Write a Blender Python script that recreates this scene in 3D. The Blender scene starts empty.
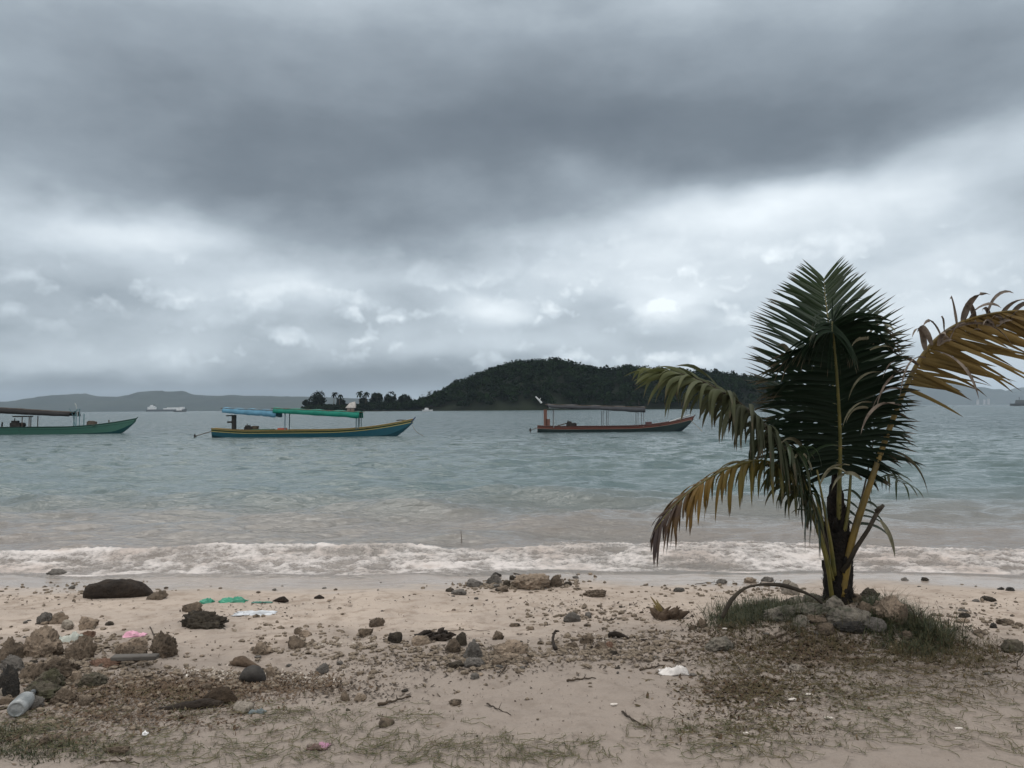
import bpy, bmesh, math, random
import numpy as np
from mathutils import Vector, Matrix
random.seed(7); rng = np.random.default_rng(7)
SC = bpy.context.scene; COL = SC.collection
R = math.radians

# ---------------------------------------------------------------- camera
CAMZ, FPX, HOR, SLOPE = 1.9, 788.0, 408.3, -0.0079
pit = math.atan((HOR-384)/FPX); rol = math.atan(-SLOPE)
FW = Vector((0, math.cos(pit), math.sin(pit)))
RT = Vector((math.cos(rol), 0, -math.sin(rol))); RT = (RT-FW*RT.dot(FW)).normalized()
UP = RT.cross(FW)
cam = bpy.data.objects.new('camera', bpy.data.cameras.new('camera'))
cam.data.sensor_width = 36; cam.data.lens = FPX/1024*36; cam.data.clip_start = .05; cam.data.clip_end = 40000
M_ = Matrix((RT, UP, -FW)).transposed().to_4x4(); M_.translation = (0, 0, CAMZ)
cam.matrix_world = M_; COL.objects.link(cam); SC.camera = cam
SC.view_settings.view_transform = 'Standard'; SC.view_settings.look = 'None'
SC.view_settings.gamma = 1; SC.view_settings.exposure = 0.38
SC.render.engine = 'CYCLES'
SC.cycles.max_bounces = 5; SC.cycles.diffuse_bounces = 2; SC.cycles.glossy_bounces = 2
SC.cycles.transmission_bounces = 3; SC.cycles.volume_bounces = 1; SC.cycles.transparent_max_bounces = 6
SC.cycles.use_denoising = True

# ---------------------------------------------------------------- sky: overcast cloud deck by direction
class NT:
    """tiny node helper"""
    def __init__(s, tree): s.t = tree; s.n = tree.nodes; s.l = tree.links
    def put(s, sock, v):
        if isinstance(v, bpy.types.NodeSocket): s.l.new(v, sock)
        elif v is not None: sock.default_value = v
    def math(s, op, a, b=None, c=None, clamp=False):
        m = s.n.new('ShaderNodeMath'); m.operation = op; m.use_clamp = clamp
        for i, v in enumerate((a, b, c)):
            if v is not None: s.put(m.inputs[i], v)
        return m.outputs[0]
    def vec(s, op, a, b=None, c=None):
        m = s.n.new('ShaderNodeVectorMath'); m.operation = op
        for i, v in enumerate((a, b, c)):
            if v is not None: s.put(m.inputs[i], v)
        return m.outputs['Value' if op in ('DOT_PRODUCT', 'LENGTH') else 'Vector']
    def scale(s, a, f):
        m = s.n.new('ShaderNodeVectorMath'); m.operation = 'SCALE'; s.put(m.inputs[0], a); s.put(m.inputs['Scale'], f); return m.outputs[0]
    def noise(s, v, scale, detail=4, rough=.55, dist=0, col=False, typ=None):
        m = s.n.new('ShaderNodeTexNoise'); s.put(m.inputs['Vector'], v)
        if typ: m.noise_type = typ
        m.inputs['Scale'].default_value = scale; m.inputs['Detail'].default_value = detail
        m.inputs['Roughness'].default_value = rough; m.inputs['Distortion'].default_value = dist
        return m.outputs['Color' if col else 'Fac']
    def ramp(s, f, stops, interp='LINEAR'):
        m = s.n.new('ShaderNodeValToRGB'); s.put(m.inputs[0], f); e = m.color_ramp.elements; m.color_ramp.interpolation = interp
        while len(e) < len(stops): e.new(.5)
        for i, (p, c) in enumerate(stops):
            e[i].position = p
            e[i].color = (c, c, c, 1) if isinstance(c, (int, float)) else (*c, 1)
        return m.outputs[0]
    def maprange(s, v, a, b, c=0., d=1., smooth=True):
        m = s.n.new('ShaderNodeMapRange'); m.interpolation_type = 'SMOOTHSTEP' if smooth else 'LINEAR'
        s.put(m.inputs[0], v)
        for i, q in enumerate((a, b, c, d)): s.put(m.inputs[i+1], q)
        return m.outputs[0]
    def mix(s, f, a, b, mode='MIX'):
        m = s.n.new('ShaderNodeMix'); m.data_type = 'RGBA'; m.blend_type = mode
        s.put(m.inputs[0], f)
        for i, v in ((6, a), (7, b)):
            s.put(m.inputs[i], (*v, 1) if isinstance(v, tuple) and len(v) == 3 else v)
        return m.outputs[2]
    def sep(s, v):
        m = s.n.new('ShaderNodeSeparateXYZ'); s.put(m.inputs[0], v); return m.outputs
    def comb(s, x, y, z=0.):
        m = s.n.new('ShaderNodeCombineXYZ')
        for i, v in enumerate((x, y, z)): s.put(m.inputs[i], v)
        return m.outputs[0]

SUN_EL, SUN_AZ = R(52), R(-25)      # azimuth from +Y towards +X
def build_world():
    w = bpy.data.worlds.new('World'); SC.world = w; w.use_nodes = True
    k = NT(w.node_tree); k.n.clear()
    tc = k.n.new('ShaderNodeTexCoord').outputs['Generated']
    d = k.vec('NORMALIZE', tc); X, Y, Z = k.sep(d)
    az = k.math('ARCTAN2', X, Y); el = k.math('ARCSINE', Z)
    c0 = k.comb(az, el)
    # horizontally stretched cloud structure near the horizon, rounder higher up
    w1 = k.vec('SUBTRACT', k.noise(k.vec('MULTIPLY', d, (1, 1, 1.8)), 2.6, 3, .55, col=True), (.5, .5, .5))
    w2 = k.vec('SUBTRACT', k.noise(k.vec('MULTIPLY', d, (1, 1, 1.9)), 11, 3, .6, col=True), (.5, .5, .5))
    c = k.vec('ADD', c0, k.vec('ADD', k.vec('MULTIPLY', w1, (.22, .11, 0)), k.vec('MULTIPLY', w2, (.06, .03, 0))))
    def ae(px, py):
        v = (FW*FPX+RT*(px-512)-UP*(py-384)).normalized()
        return math.atan2(v.x, v.y), math.asin(v.z)
    # (px, py, sx, sy, amount): thick and thin places of the deck
    B = [(60, 20, 260, 60, .03), (420, 90, 620, 90, -.05), (930, 30, 260, 60, .01), (200, 190, 160, 25, -.04), (560, 210, 60, 20, -.03), (700, 205, 60, 18, .03),
         (400, 145, 430, 78, -.125), (300, 205, 130, 40, -.06), (690, 115, 340, 85, -.075), (930, 95, 150, 45, -.045),
         (790, 165, 130, 34, -.06), (480, 222, 110, 25, -.05), (130, 130, 170, 50, -.04), (360, 240, 90, 20, -.05),
         (60, 222, 120, 26, .11), (170, 232, 90, 22, .06), (590, 178, 34, 20, .08), (600, 232, 120, 22, .06),
         (830, 212, 130, 26, .15), (930, 165, 90, 26, .13), (1010, 125, 80, 20, .08), (985, 205, 60, 24, -.08),
         (640, 280, 190, 28, .09), (300, 292, 90, 18, .11), (480, 314, 48, 11, .17), (668, 300, 44, 8, .12), (800, 235, 190, 30, .05),
         (90, 290, 130, 24, .0), (800, 290, 190, 45, .08), (980, 290, 90, 40, .08), (420, 260, 80, 20, -.03), (110, 268, 110, 20, .05), (585, 308, 40, 12, -.03), (370, 300, 30, 14, -.03),
         (330, 345, 260, 20, .05), (250, 270, 500, 60, .04), (150, 335, 190, 16, -.03), (540, 345, 110, 16, .07), (700, 350, 120, 18, .03),
         (170, 396, 400, 20, -.34), (60, 378, 160, 12, -.06), (880, 350, 150, 30, .06)]
    tot = None
    for px, py, sx, sy, a in B:
        A, E = ae(px, py)
        q = k.vec('MULTIPLY', k.vec('SUBTRACT', c, (A, E, 0)), (FPX/sx, FPX/sy, 0))
        g = k.math('MULTIPLY', k.math('POWER', math.e, k.math('MULTIPLY', k.vec('DOT_PRODUCT', q, q), -1.)), a)
        tot = g if tot is None else k.math('ADD', tot, g)
    # soft streaky deck above, heaped cumulus with lit tops in the lower, broken part
    n1 = k.noise(k.vec('MULTIPLY', d, (1, 1, 2.4)), 4.2, 6, .5, .1)
    def heap(q):
        vo = k.n.new('ShaderNodeTexVoronoi'); vo.feature = 'F1'; vo.inputs['Scale'].default_value = 11
        vo.inputs['Detail'].default_value = 2; vo.inputs['Roughness'].default_value = .5; vo.inputs['Lacunarity'].default_value = 2.4
        k.put(vo.inputs['Vector'], q); return vo.outputs['Distance']
    q0 = k.vec('ADD', k.vec('MULTIPLY', d, (1, 1, 1.55)), k.scale(k.vec('SUBTRACT', k.noise(d, 24, 3, .6, col=True), (.5, .5, .5)), .05))
    h0 = heap(q0); h1 = heap(k.vec('ADD', q0, (0, 0, .026)))
    lit = k.math('SUBTRACT', h1, h0)
    low = k.maprange(el, R(14), R(6.5), .0, 1.); hor_ = k.maprange(el, R(1.6), R(4.0), .05, 1.)
    pat = k.maprange(k.noise(k.vec('MULTIPLY', d, (1, 1, 3)), 5, 2), .36, .6, .25, 1.)
    hp = k.math('MAXIMUM', k.math('ADD', k.math('MULTIPLY', lit, .24), k.math('MULTIPLY', k.math('SUBTRACT', .45, h0), .20)), -.06)
    det = k.math('ADD', k.math('MULTIPLY', k.math('SUBTRACT', n1, .5), .26), k.math('MULTIPLY', k.math('MULTIPLY', hp, pat), k.math('MULTIPLY', low, hor_)))
    n5 = k.noise(k.vec('MULTIPLY', d, (1, 1, 1.8)), 14, 5, .6)
    det = k.math('ADD', det, k.math('MULTIPLY', k.math('SUBTRACT', n5, .5), k.maprange(el, R(22), R(6), .06, .11)))
    v = k.math('ADD', k.math('ADD', tot, det), .600)
    v = k.math('MAXIMUM', v, .22)
    colr = k.ramp(v, [(.22, (.060, .078, .102)), (.40, (.142, .170, .198)), (.52, (.250, .292, .332)), (.66, (.47, .53, .58)), (.82, (.80, .86, .90))])
    # thin bright deck overhead and behind the viewer
    zen = k.maprange(el, R(30), R(62), 0., 1.)
    bk = k.math('MULTIPLY', k.maprange(Y, .25, -.6, 0., 1.), k.maprange(el, R(6), R(34), .15, 1.))
    up = k.math('MAXIMUM', zen, bk)
    colr = k.mix(k.math('MULTIPLY', up, .93), colr, (ZEN[0], ZEN[1], ZEN[2]))
    # below the horizon: what the haze over sea gives back
    colr = k.mix(k.maprange(el, R(-.3), R(-6)), colr, (.12, .135, .15))
    bg = k.n.new('ShaderNodeBackground'); k.put(bg.inputs[0], colr); bg.inputs[1].default_value = 1.0
    sky = k.n.new('ShaderNodeTexSky'); sky.sky_type = 'NISHITA'; sky.sun_disc = False
    sky.sun_elevation = SUN_EL; sky.sun_rotation = SUN_AZ
    bg2 = k.n.new('ShaderNodeBackground'); k.put(bg2.inputs[0], sky.outputs[0]); bg2.inputs[1].default_value = .05
    mx = k.n.new('ShaderNodeMixShader'); mx.inputs[0].default_value = .06   # a little clear-sky light through the deck
    k.l.new(bg.outputs[0], mx.inputs[1]); k.l.new(bg2.outputs[0], mx.inputs[2])
    out = k.n.new('ShaderNodeOutputWorld'); k.l.new(mx.outputs[0], out.inputs[0])
ZEN = (1.30, 1.28, 1.24)
build_world()
sl = bpy.data.lights.new('sun', 'SUN'); sl.energy = .6; sl.angle = R(30); sl.color = (1, .96, .9)
so = bpy.data.objects.new('sun', sl); COL.objects.link(so)
sd = Vector((math.sin(SUN_AZ)*math.cos(SUN_EL), math.cos(SUN_AZ)*math.cos(SUN_EL), math.sin(SUN_EL)))
so.rotation_euler = sd.to_track_quat('Z', 'Y').to_euler(); so.location = (0, 0, 60)

# ---------------------------------------------------------------- numpy noise
_P = rng.permutation(256); _P = np.concatenate([_P, _P, _P])
_G = rng.normal(size=(256, 3)); _G /= np.linalg.norm(_G, axis=1)[:, None]
def perlin(x, y, z=0.):
    x, y, z = np.broadcast_arrays(np.asarray(x, float), y, z)
    xi, yi, zi = np.floor(x).astype(int), np.floor(y).astype(int), np.floor(z).astype(int)
    xf, yf, zf = x-xi, y-yi, z-zi
    f = lambda t: t*t*t*(t*(t*6-15)+10)
    u, v, w = f(xf), f(yf), f(zf)
    def g(a, b, c):
        h = _P[(_P[(_P[(xi+a) & 255]+yi+b) & 255]+zi+c) & 255]
        q = _G[h]
        return q[..., 0]*(xf-a)+q[..., 1]*(yf-b)+q[..., 2]*(zf-c)
    l = lambda t, a, b: a+t*(b-a)
    return l(w, l(v, l(u, g(0,0,0), g(1,0,0)), l(u, g(0,1,0), g(1,1,0))), l(v, l(u, g(0,0,1), g(1,0,1)), l(u, g(0,1,1), g(1,1,1))))
def fbm(x, y, z=0., o=4, gain=.5, ridge=False):
    s = 0.; a = 1.
    for i in range(o):
        n = perlin(np.asarray(x)*2**i+i*17.3, np.asarray(y)*2**i+i*9.1, np.asarray(z)*2**i+i*3.7)
        s = s+a*((1-2*np.abs(n)*1.6) if ridge else n); a *= gain
    return s
def sst(a, b, x):
    t = np.clip((np.asarray(x)-a)/(b-a), 0, 1); return t*t*(3-2*t)

# ---------------------------------------------------------------- lay of the land
def ray(px, py): return (FW*FPX+RT*(px-512)-UP*(py-384))
def P(px, py, Y):                      # the point at depth Y seen at a pixel
    d = ray(px, py); return Vector((0, 0, CAMZ))+d*(Y/d.y)
def shore(x):
    x = np.asarray(x, float); return 9.05-.04*np.clip(x, -40, 40)+.12*np.sin(x*.55+.6)+.06*np.sin(x*1.7+1.)+.03*np.sin(x*4.1)
def hump(x, y, cx, cy, rx, ry, h): return h*np.exp(-(((x-cx)/rx)**2+((y-cy)/ry)**2))
PALM = (2.62, 6.3)
def gz(x, y):
    x = np.asarray(x, float); y = np.asarray(y, float)
    s = shore(x)-y
    z = np.where(s > 0, .052*s, .075*s)
    z = np.where(s > 6.4, .052*6.4+.012*(s-6.4), z); z = np.minimum(z, 1.0); z = np.maximum(z, -3)
    near = sst(-1.5, .8, s)
    z = z+near*(.030*fbm(x*.7, y*.7, 1.3, 3)+.012*fbm(x*2.7, y*2.7, 4.2, 3)+.012*fbm(x*1.1, y*5, 2.2, 2)*sst(3, 1, s))
    z = z+sst(.6, 2.2, s)*(.5+.9*sst(1.5, 4, s))*.011*fbm(x*5.5, y*8, 11, 3)*sst(12, 9, y)*sst(0, 1.5, y)*sst(14, 8, np.abs(x))
    z = z+hump(x, y, PALM[0], PALM[1]-.02, .52, .42, .20)+hump(x, y, 1.95, 6.0, .5, .32, .07)+hump(x, y, 3.5, 5.9, .7, .3, .05)
    z = z+hump(x, y, -3.3, 5.2, .9, .7, .08)
    return z
_T = 1.0*(30.0)**(np.arange(1, 261)/260)
def at(px, py):                        # where the line of sight meets the sand
    d = ray(px, py).normalized(); D = np.array(d); T = _T; p0 = np.array([0, 0, CAMZ]); l = 1.0
    for _ in range(2):
        Q = p0+T[:, None]*D; hit = np.nonzero(Q[:, 2] < gz(Q[:, 0], Q[:, 1]))[0]
        if not len(hit): break
        i = hit[0]; T = np.linspace(T[i-1] if i else l, T[i], 60)
    q = p0+D*T[hit[0] if len(hit) else -1]
    return Vector((q[0], q[1], float(gz(q[0], q[1]))))
def on(px, py):                        # the same for the sea surface
    d = ray(px, py); t = CAMZ/-d.z; return Vector((d.x*t, d.y*t, 0))

# ---------------------------------------------------------------- object helpers
def link(o, parent=None):
    COL.objects.link(o)
    if parent: o.parent = parent
    return o
def mesh_obj(name, V, F, mats, parent=None, smooth=True, mi=None):
    me = bpy.data.meshes.new(name)
    me.from_pydata([tuple(v) for v in V] if not isinstance(V, np.ndarray) else V.tolist(), [], F if isinstance(F, list) else F.tolist())
    for m in (mats if isinstance(mats, (list, tuple)) else [mats]): me.materials.append(m)
    if smooth: me.polygons.foreach_set('use_smooth', [True]*len(me.polygons))
    if mi is not None: me.polygons.foreach_set('material_index', mi)
    me.update()
    return link(bpy.data.objects.new(name, me), parent)
def tag(o, label=None, cat=None, group=None, kind=None):
    if label: o['label'] = label
    if cat: o['category'] = cat
    if group: o['group'] = group
    if kind: o['kind'] = kind
    return o
def empty(name, loc, rz=0):
    o = bpy.data.objects.new(name, None); o.location = loc; o.rotation_euler = (0, 0, rz); o.empty_display_size = .2
    return link(o)
class MB:
    """collects pieces of ONE part"""
    def __init__(s): s.v = []; s.f = []; s.m = []
    def add(s, V, F, m=0):
        b = len(s.v); s.v += [tuple(q) for q in V]; s.f += [tuple(i+b for i in f) for f in F]; s.m += [m]*len(F)
    def box(s, c, d, m=0, rz=0, ry=0, taper=1.):
        V = []
        for z in (-.5, .5):
            t = taper if z > 0 else 1
            for x, y in ((-.5, -.5), (.5, -.5), (.5, .5), (-.5, .5)):
                q = Vector((x*d[0]*t, y*d[1]*t, z*d[2]))
                q = Matrix.Rotation(rz, 3, 'Z') @ Matrix.Rotation(ry, 3, 'Y') @ q
                V.append(q+Vector(c))
        s.add(V, [(3, 2, 1, 0), (4, 5, 6, 7), (0, 1, 5, 4), (1, 2, 6, 5), (2, 3, 7, 6), (3, 0, 4, 7)], m)
    def tube(s, pts, rad, n=7, m=0, jit=0.):
        pts = [Vector(p) for p in pts]; V = []; F = []; u = None
        for i, p in enumerate(pts):
            t = (pts[min(i+1, len(pts)-1)]-pts[max(i-1, 0)]).normalized()
            if u is None: u = t.cross(Vector((.3, .1, 1)) if abs(t.z) < .9 else Vector((1, 0, 0))).normalized()
            u = (u-t*u.dot(t)).normalized(); w = t.cross(u)
            r = rad[i] if isinstance(rad, (list, tuple)) else rad
            for k in range(n):
                a = 2*math.pi*k/n; rr = r*(1+(random.uniform(-jit, jit) if jit else 0))
                V.append(p+(u*math.cos(a)+w*math.sin(a))*rr)
        for i in range(len(pts)-1):
            for k in range(n): F.append((i*n+k, i*n+(k+1) % n, (i+1)*n+(k+1) % n, (i+1)*n+k))
        F.append(tuple(range(n-1, -1, -1))); F.append(tuple(range((len(pts)-1)*n, len(pts)*n)))
        s.add(V, F, m)
    def build(s, name, mats, parent=None, smooth=False):
        o = mesh_obj(name, s.v, s.f, mats, parent, smooth, s.m); return o
def catmull(pts, n):
    pts = [Vector(p) for p in pts]; q = [pts[0]*2-pts[1]]+pts+[pts[-1]*2-pts[-2]]; out = []
    for i in range(1, len(q)-2):
        for k in range(n):
            t = k/n; a, b, c, d = q[i-1], q[i], q[i+1], q[i+2]
            out.append(.5*((2*b)+(c-a)*t+(2*a-5*b+4*c-d)*t*t+(-a+3*b-3*c+d)*t**3))
    out.append(pts[-1]); return out

# ---------------------------------------------------------------- materials
def mat(name, fn):
    m = bpy.data.materials.new(name); m.use_nodes = True; k = NT(m.node_tree)
    b = m.node_tree.nodes['Principled BSDF']; b.inputs['Roughness'].default_value = .85
    b.inputs['Specular IOR Level'].default_value = .3
    fn(k, b); return m
def bump(k, b, h, strength=.5, dist=.01, prev=None):
    m = k.n.new('ShaderNodeBump'); m.inputs['Strength'].default_value = strength; m.inputs['Distance'].default_value = dist
    k.put(m.inputs['Height'], h)
    if prev: k.l.new(prev, m.inputs['Normal'])
    b and k.l.new(m.outputs[0], b.inputs['Normal']); return m.outputs[0]
def pos(k): return k.n.new('ShaderNodeNewGeometry').outputs['Position']
def objc(k): return k.n.new('ShaderNodeTexCoord').outputs['Object']
def attr(k, n, out='Fac'):
    a = k.n.new('ShaderNodeAttribute'); a.attribute_name = n; return a.outputs[out]
def plain(name, c, c2=None, sc=6., rough=.8, bs=.25, spec=.3, bd=.01, obj=True, metal=0):
    c2 = c2 or tuple(v*.7 for v in c)
    def f(k, b):
        v = objc(k) if obj else pos(k)
        n = k.noise(v, sc, 6, .6)
        k.put(b.inputs['Base Color'], k.mix(k.maprange(n, .35, .65), c, c2)); b.inputs['Roughness'].default_value = rough
        b.inputs['Specular IOR Level'].default_value = spec; b.inputs['Metallic'].default_value = metal
        if bs: bump(k, b, k.noise(v, sc*4, 4), bs, bd)
    return mat(name, f)
# ---------------------------------------------------------------- sand
def fan(ys, ts, zf, name, mats, attrs=()):
    T, Yg = np.meshgrid(ts, ys); X = np.clip(T*np.maximum(Yg, 3.0), -12000, 12000)
    Z, at_ = zf(X, Yg)
    ny, nx = X.shape; V = np.stack([X, Yg, Z], -1).reshape(-1, 3)
    i = np.arange(ny-1)[:, None]*nx+np.arange(nx-1)[None]
    Q = np.stack([i, i+1, i+nx+1, i+nx], -1).reshape(-1, 4)
    me = bpy.data.meshes.new(name); me.vertices.add(len(V)); me.vertices.foreach_set('co', V.ravel())
    me.loops.add(Q.size); me.loops.foreach_set('vertex_index', Q.ravel().astype(np.int32))
    me.polygons.add(len(Q)); me.polygons.foreach_set('loop_start', (np.arange(len(Q))*4).astype(np.int32))
    me.polygons.foreach_set('loop_total', np.full(len(Q), 4, np.int32))
    me.update(calc_edges=True); me.polygons.foreach_set('use_smooth', np.ones(len(Q), bool))
    for nm, a in at_.items():
        l = me.attributes.new(nm, 'FLOAT', 'POINT'); l.data.foreach_set('value', a.ravel().astype(np.float32))
    me.materials.append(mats); return link(bpy.data.objects.new(name, me))
coarse = np.array([1.2, 1.6, 2.2, 3.5, 6, 12, 30, 100, 400, 4000.])
tf = np.linspace(-1.0, 1.0, 1000); TS = np.concatenate([-coarse[::-1], tf, coarse])

# dirt patches (own shape on the sand: rotten weed, ash, humus): px, py, rx, ry, strength
DIRT = [(190, 693, 120, 20, .8), (60, 700, 90, 40, .7), (60, 742, 90, 26, .5), (820, 655, 110, 24, .95), (730, 690, 60, 28, .6), (790, 620, 70, 22, .8),
        (930, 665, 90, 22, .8), (860, 700, 90, 20, .4), (680, 645, 60, 12, .6), (640, 655, 70, 14, .4), (470, 655, 90, 16, .45), (960, 700, 70, 24, .4),
        (400, 745, 120, 16, .25), (330, 690, 60, 16, .5), (20, 650, 50, 20, .35), (720, 735, 90, 30, .3), (570, 585, 90, 8, .2), (560, 755, 90, 14, .25),
        (400, 670, 120, 14, .35), (560, 660, 110, 12, .35), (1000, 660, 50, 16, .5), (250, 740, 130, 22, .35), (620, 605, 50, 8, .3)]
DW = []
for px, py, rx, ry, s in DIRT:
    c = at(px, py); a = at(px+rx, py); u = at(px, py-ry); DW.append((c.x, c.y, abs(a.x-c.x), abs(u.y-c.y), s))
def sand_z(X, Y):
    Z = gz(X, Y); nr = sst(12, 9, Y)*sst(0, 1.5, Y)*sst(14, 8, np.abs(X))
    s = shore(X)-Y; dry = sst(.6, 2.2, s)
    Z = Z+nr*dry*(.007*fbm(X*9, Y*9, 1, 3)+.003*fbm(X*30, Y*30, 7, 2)+.002*fbm(X*60, Y*60, 3, 2))
    # scuffed hollows and footprints
    D = np.zeros_like(X)
    for x, y, rx, ry, w in DW: D = np.maximum(D, w*np.exp(-(((X-x)/rx)**2+((Y-y)/ry)**2)*1.2))
    n = fbm(X*1.7, Y*2.6, 5, 4)
    D = D*sst(-.35, .25, n)
    rf = np.random.default_rng(5); fp = np.zeros_like(X)
    for i in range(150):                 # old footprints and scuffs
        fx, fy = rf.uniform(-5, 5), rf.uniform(2.6, 7.4); a = rf.normal(0, .8)+1.2; ca, sa = math.cos(a), math.sin(a); L_ = rf.uniform(.09, .15); W_ = rf.uniform(.04, .07); dp = rf.uniform(.004, .014)
        m_ = (np.abs(X-fx) < .5) & (np.abs(Y-fy) < .5); u_ = ((X[m_]-fx)*ca+(Y[m_]-fy)*sa)/L_; v_ = (-(X[m_]-fx)*sa+(Y[m_]-fy)*ca)/W_; r_ = np.sqrt(u_*u_+v_*v_)
        fp[m_] += dp*(-np.exp(-r_**3)+.55*np.exp(-((r_-1.35)/.35)**2))
    Z = Z+fp*dry
    Z = Z+nr*D*.012*fbm(X*14, Y*14, 9, 3)
    return Z, {'dirt': D, 'dist': s}
def sand_mat():
    def f(k, b):
        p = pos(k); dist = attr(k, 'dist'); dirt = attr(k, 'dirt')
        n1 = k.noise(p, .9, 5, .6); n2 = k.noise(p, 7, 6, .65); n3 = k.noise(p, 90, 4, .7); n4 = k.noise(p, 420, 2, .6)
        dry = k.mix(k.maprange(n1, .35, .65), (.52, .432, .362), (.43, .36, .305))
        dry = k.mix(k.maprange(n2, .45, .68), dry, (.31, .245, .195))
        # greyer, dirtier sand up the beach
        grey = k.maprange(k.math('ADD', dist, k.math('MULTIPLY', k.math('SUBTRACT', n1, .5), 2.4)), 1.9, 3.7)
        dry = k.mix(k.math('MULTIPLY', grey, .72), dry, (.225, .192, .168))
        dry = k.mix(k.math('MULTIPLY', k.maprange(n3, .5, .75), .35), dry, (.16, .135, .11))
        dry = k.mix(k.math('MULTIPLY', k.maprange(n4, .45, .7), .35), dry, (.20, .17, .15))
        m = k.math('MULTIPLY', k.maprange(k.math('ADD', dirt, k.math('MULTIPLY', k.math('SUBTRACT', k.noise(p, 22, 5, .7), .5), 1.5)), .22, .75), .78)
        dry = k.mix(m, dry, k.mix(k.maprange(n3, .4, .6), (.085, .062, .042), (.20, .155, .12)))
        # wet strip by the water
        wet = k.maprange(k.math('ADD', dist, k.math('MULTIPLY', k.math('SUBTRACT', k.noise(k.vec('MULTIPLY', p, (.6, 1.6, 1)), 1.1, 3), .5), 1.5)), 1.15, .45)
        damp = k.maprange(k.math('ADD', dist, k.math('MULTIPLY', k.math('SUBTRACT', n1, .5), 1.2)), 2.9, 1.1)
        colr = k.mix(k.math('MULTIPLY', damp, .25), dry, (.30, .25, .21))
        colr = k.mix(k.math('MULTIPLY', wet, .75), colr, (.285, .24, .205))
        k.put(b.inputs['Base Color'], colr)
        k.put(b.inputs['Roughness'], k.mix(wet, (.95, .95, .95), (.17, .17, .17)))
        k.put(b.inputs['Specular IOR Level'], k.maprange(wet, 0, 1, .12, .55))
        h = k.math('ADD', k.math('MULTIPLY', n2, .6), k.math('ADD', k.math('MULTIPLY', n3, .22), k.math('MULTIPLY', n4, .08)))
        h = k.math('MULTIPLY', h, k.maprange(wet, 0, 1, 1., .12))
        bump(k, b, h, .8, .03)
    return mat('sand', f)
ys = [-9000, -2000, -400, -80, -20, -6, -2, 0]+list(np.arange(.25, 2.2, .25)); y = 2.3
while y < 11: ys.append(y); y += y*y/(1.75*788)*.55
ys += [12, 14, 18, 25, 40, 80, 300, 1500, 9000]
ground = tag(fan(np.array(ys), TS, sand_z, 'beach_sand', sand_mat()), kind='structure')

# ---------------------------------------------------------------- sea
def sea_z(X, Y):
    s = Y-shore(X)                       # metres off the water's edge
    rg = np.random.default_rng(11); Z = np.zeros_like(X)
    px = np.maximum(Y*Y/(1.9*788)*.5, Y/500)
    for i in range(70):
        lam = .22*(4.2/.22)**rg.random(); th = rg.normal(0, .42); ph = rg.random()*6.28
        kx, ky = math.sin(th)*6.283/lam, math.cos(th)*6.283/lam
        A = .0042*lam**.9*sst(.5, .16, px/lam)
        w = np.sin(kx*X+ky*Y+ph+.8*perlin(X*.3, Y*.3, i)); Z += A*1.5*(w+.35*w*w)*(.55+.45*sst(2, 8, s))
    amp = .55+.9*sst(-.4, .5, perlin(X*.07, Y*.11, 3.))
    Z = Z*amp*sst(-.3, 1.5, s)*sst(90, 40, Y)
    # long swells running in
    for yc, h, wd, q in ((5.0, .06, .45, 1.), (7.6, .075, .6, 2.), (12.5, .05, 1.1, 3.), (3.2, .018, .35, 5.)):
        yy = s-yc-.5*perlin(X*.16, q)-.25*perlin(X*.6, q+4)
        Z += h*(.55+.9*perlin(X*.12, q+9.))*np.exp(-(yy/wd)**2)
    # the breaking wave
    cr = .98-.5*perlin(X*.22, 77.)-.2*perlin(X*.8, 71.)+.20*perlin(X*.45, 31.)+.10*perlin(X*1.6, 3.)+.04*perlin(X*5, 2.)
    left = sst(2.2, -1.5, X)
    hh = (.045+.05*left)*(.75+.8*perlin(X*.9, 8.)+.35*perlin(X*3.3, 5.))
    d = s-cr
    Z += np.clip(hh, .015, .14)*np.where(d > 0, np.exp(-(d/.55)**2), np.exp(-(d/(.20+.15*(1-left)))**2))
    # foam: churned water in front of and over the crest
    n = fbm(X*1.3, Y*2.2, 2., 4); big = perlin(X*.35, Y*.8, 14.)
    lace = 1-np.abs(fbm(X*2.1+.6*n, Y*3.6, 6., 3))*2.2; lace2 = 1-np.abs(fbm(X*5.5, Y*8+n, 8., 3))*2.0
    wv = .45*perlin(X*.22, 77.)+.22*perlin(X*.8, 71.)
    zone = sst(-.02, .10, s+.05*n)*sst(1.28, .80, s+wv+.35*n-.5*(1-left)*1.0+.15*big)
    body = .50+.65*n+.35*big
    F = zone*(body*.55+.38*lace+.22*lace2)
    F = np.maximum(F, sst(.10, .0, np.abs(s-.05-.03*n))*np.clip(.55+1.6*perlin(X*1.3, 40.), 0, 1))
    F = np.maximum(F, left*np.exp(-((d-.0)/.16)**2)*(.85+.5*n))
    back = sst(2.0, 1.1, s+.5*n)*sst(1.05, 1.5, s)*(.25+.55*(lace-.4))*(.5+.5*(1-left))
    F = np.clip(np.maximum(F, back), 0, 1.15)
    Fm = sst(.25, .8, F)
    Z += Fm*(.018+.030*fbm(X*6, Y*8, 5., 4, ridge=True)*.5+.016*fbm(X*19, Y*22, 3, 3))*sst(.0, .35, s)
    Z += .010*sst(.14, 0, np.abs(s))     # little lip at the run-up edge
    Z = np.where(s < 0, Z-.10*np.clip(-s, 0, 9), Z+.004)
    return Z, {'foam': F, 'off': s+.9*perlin(X*.13, Y*.1, 7)+.0*n}
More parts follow.
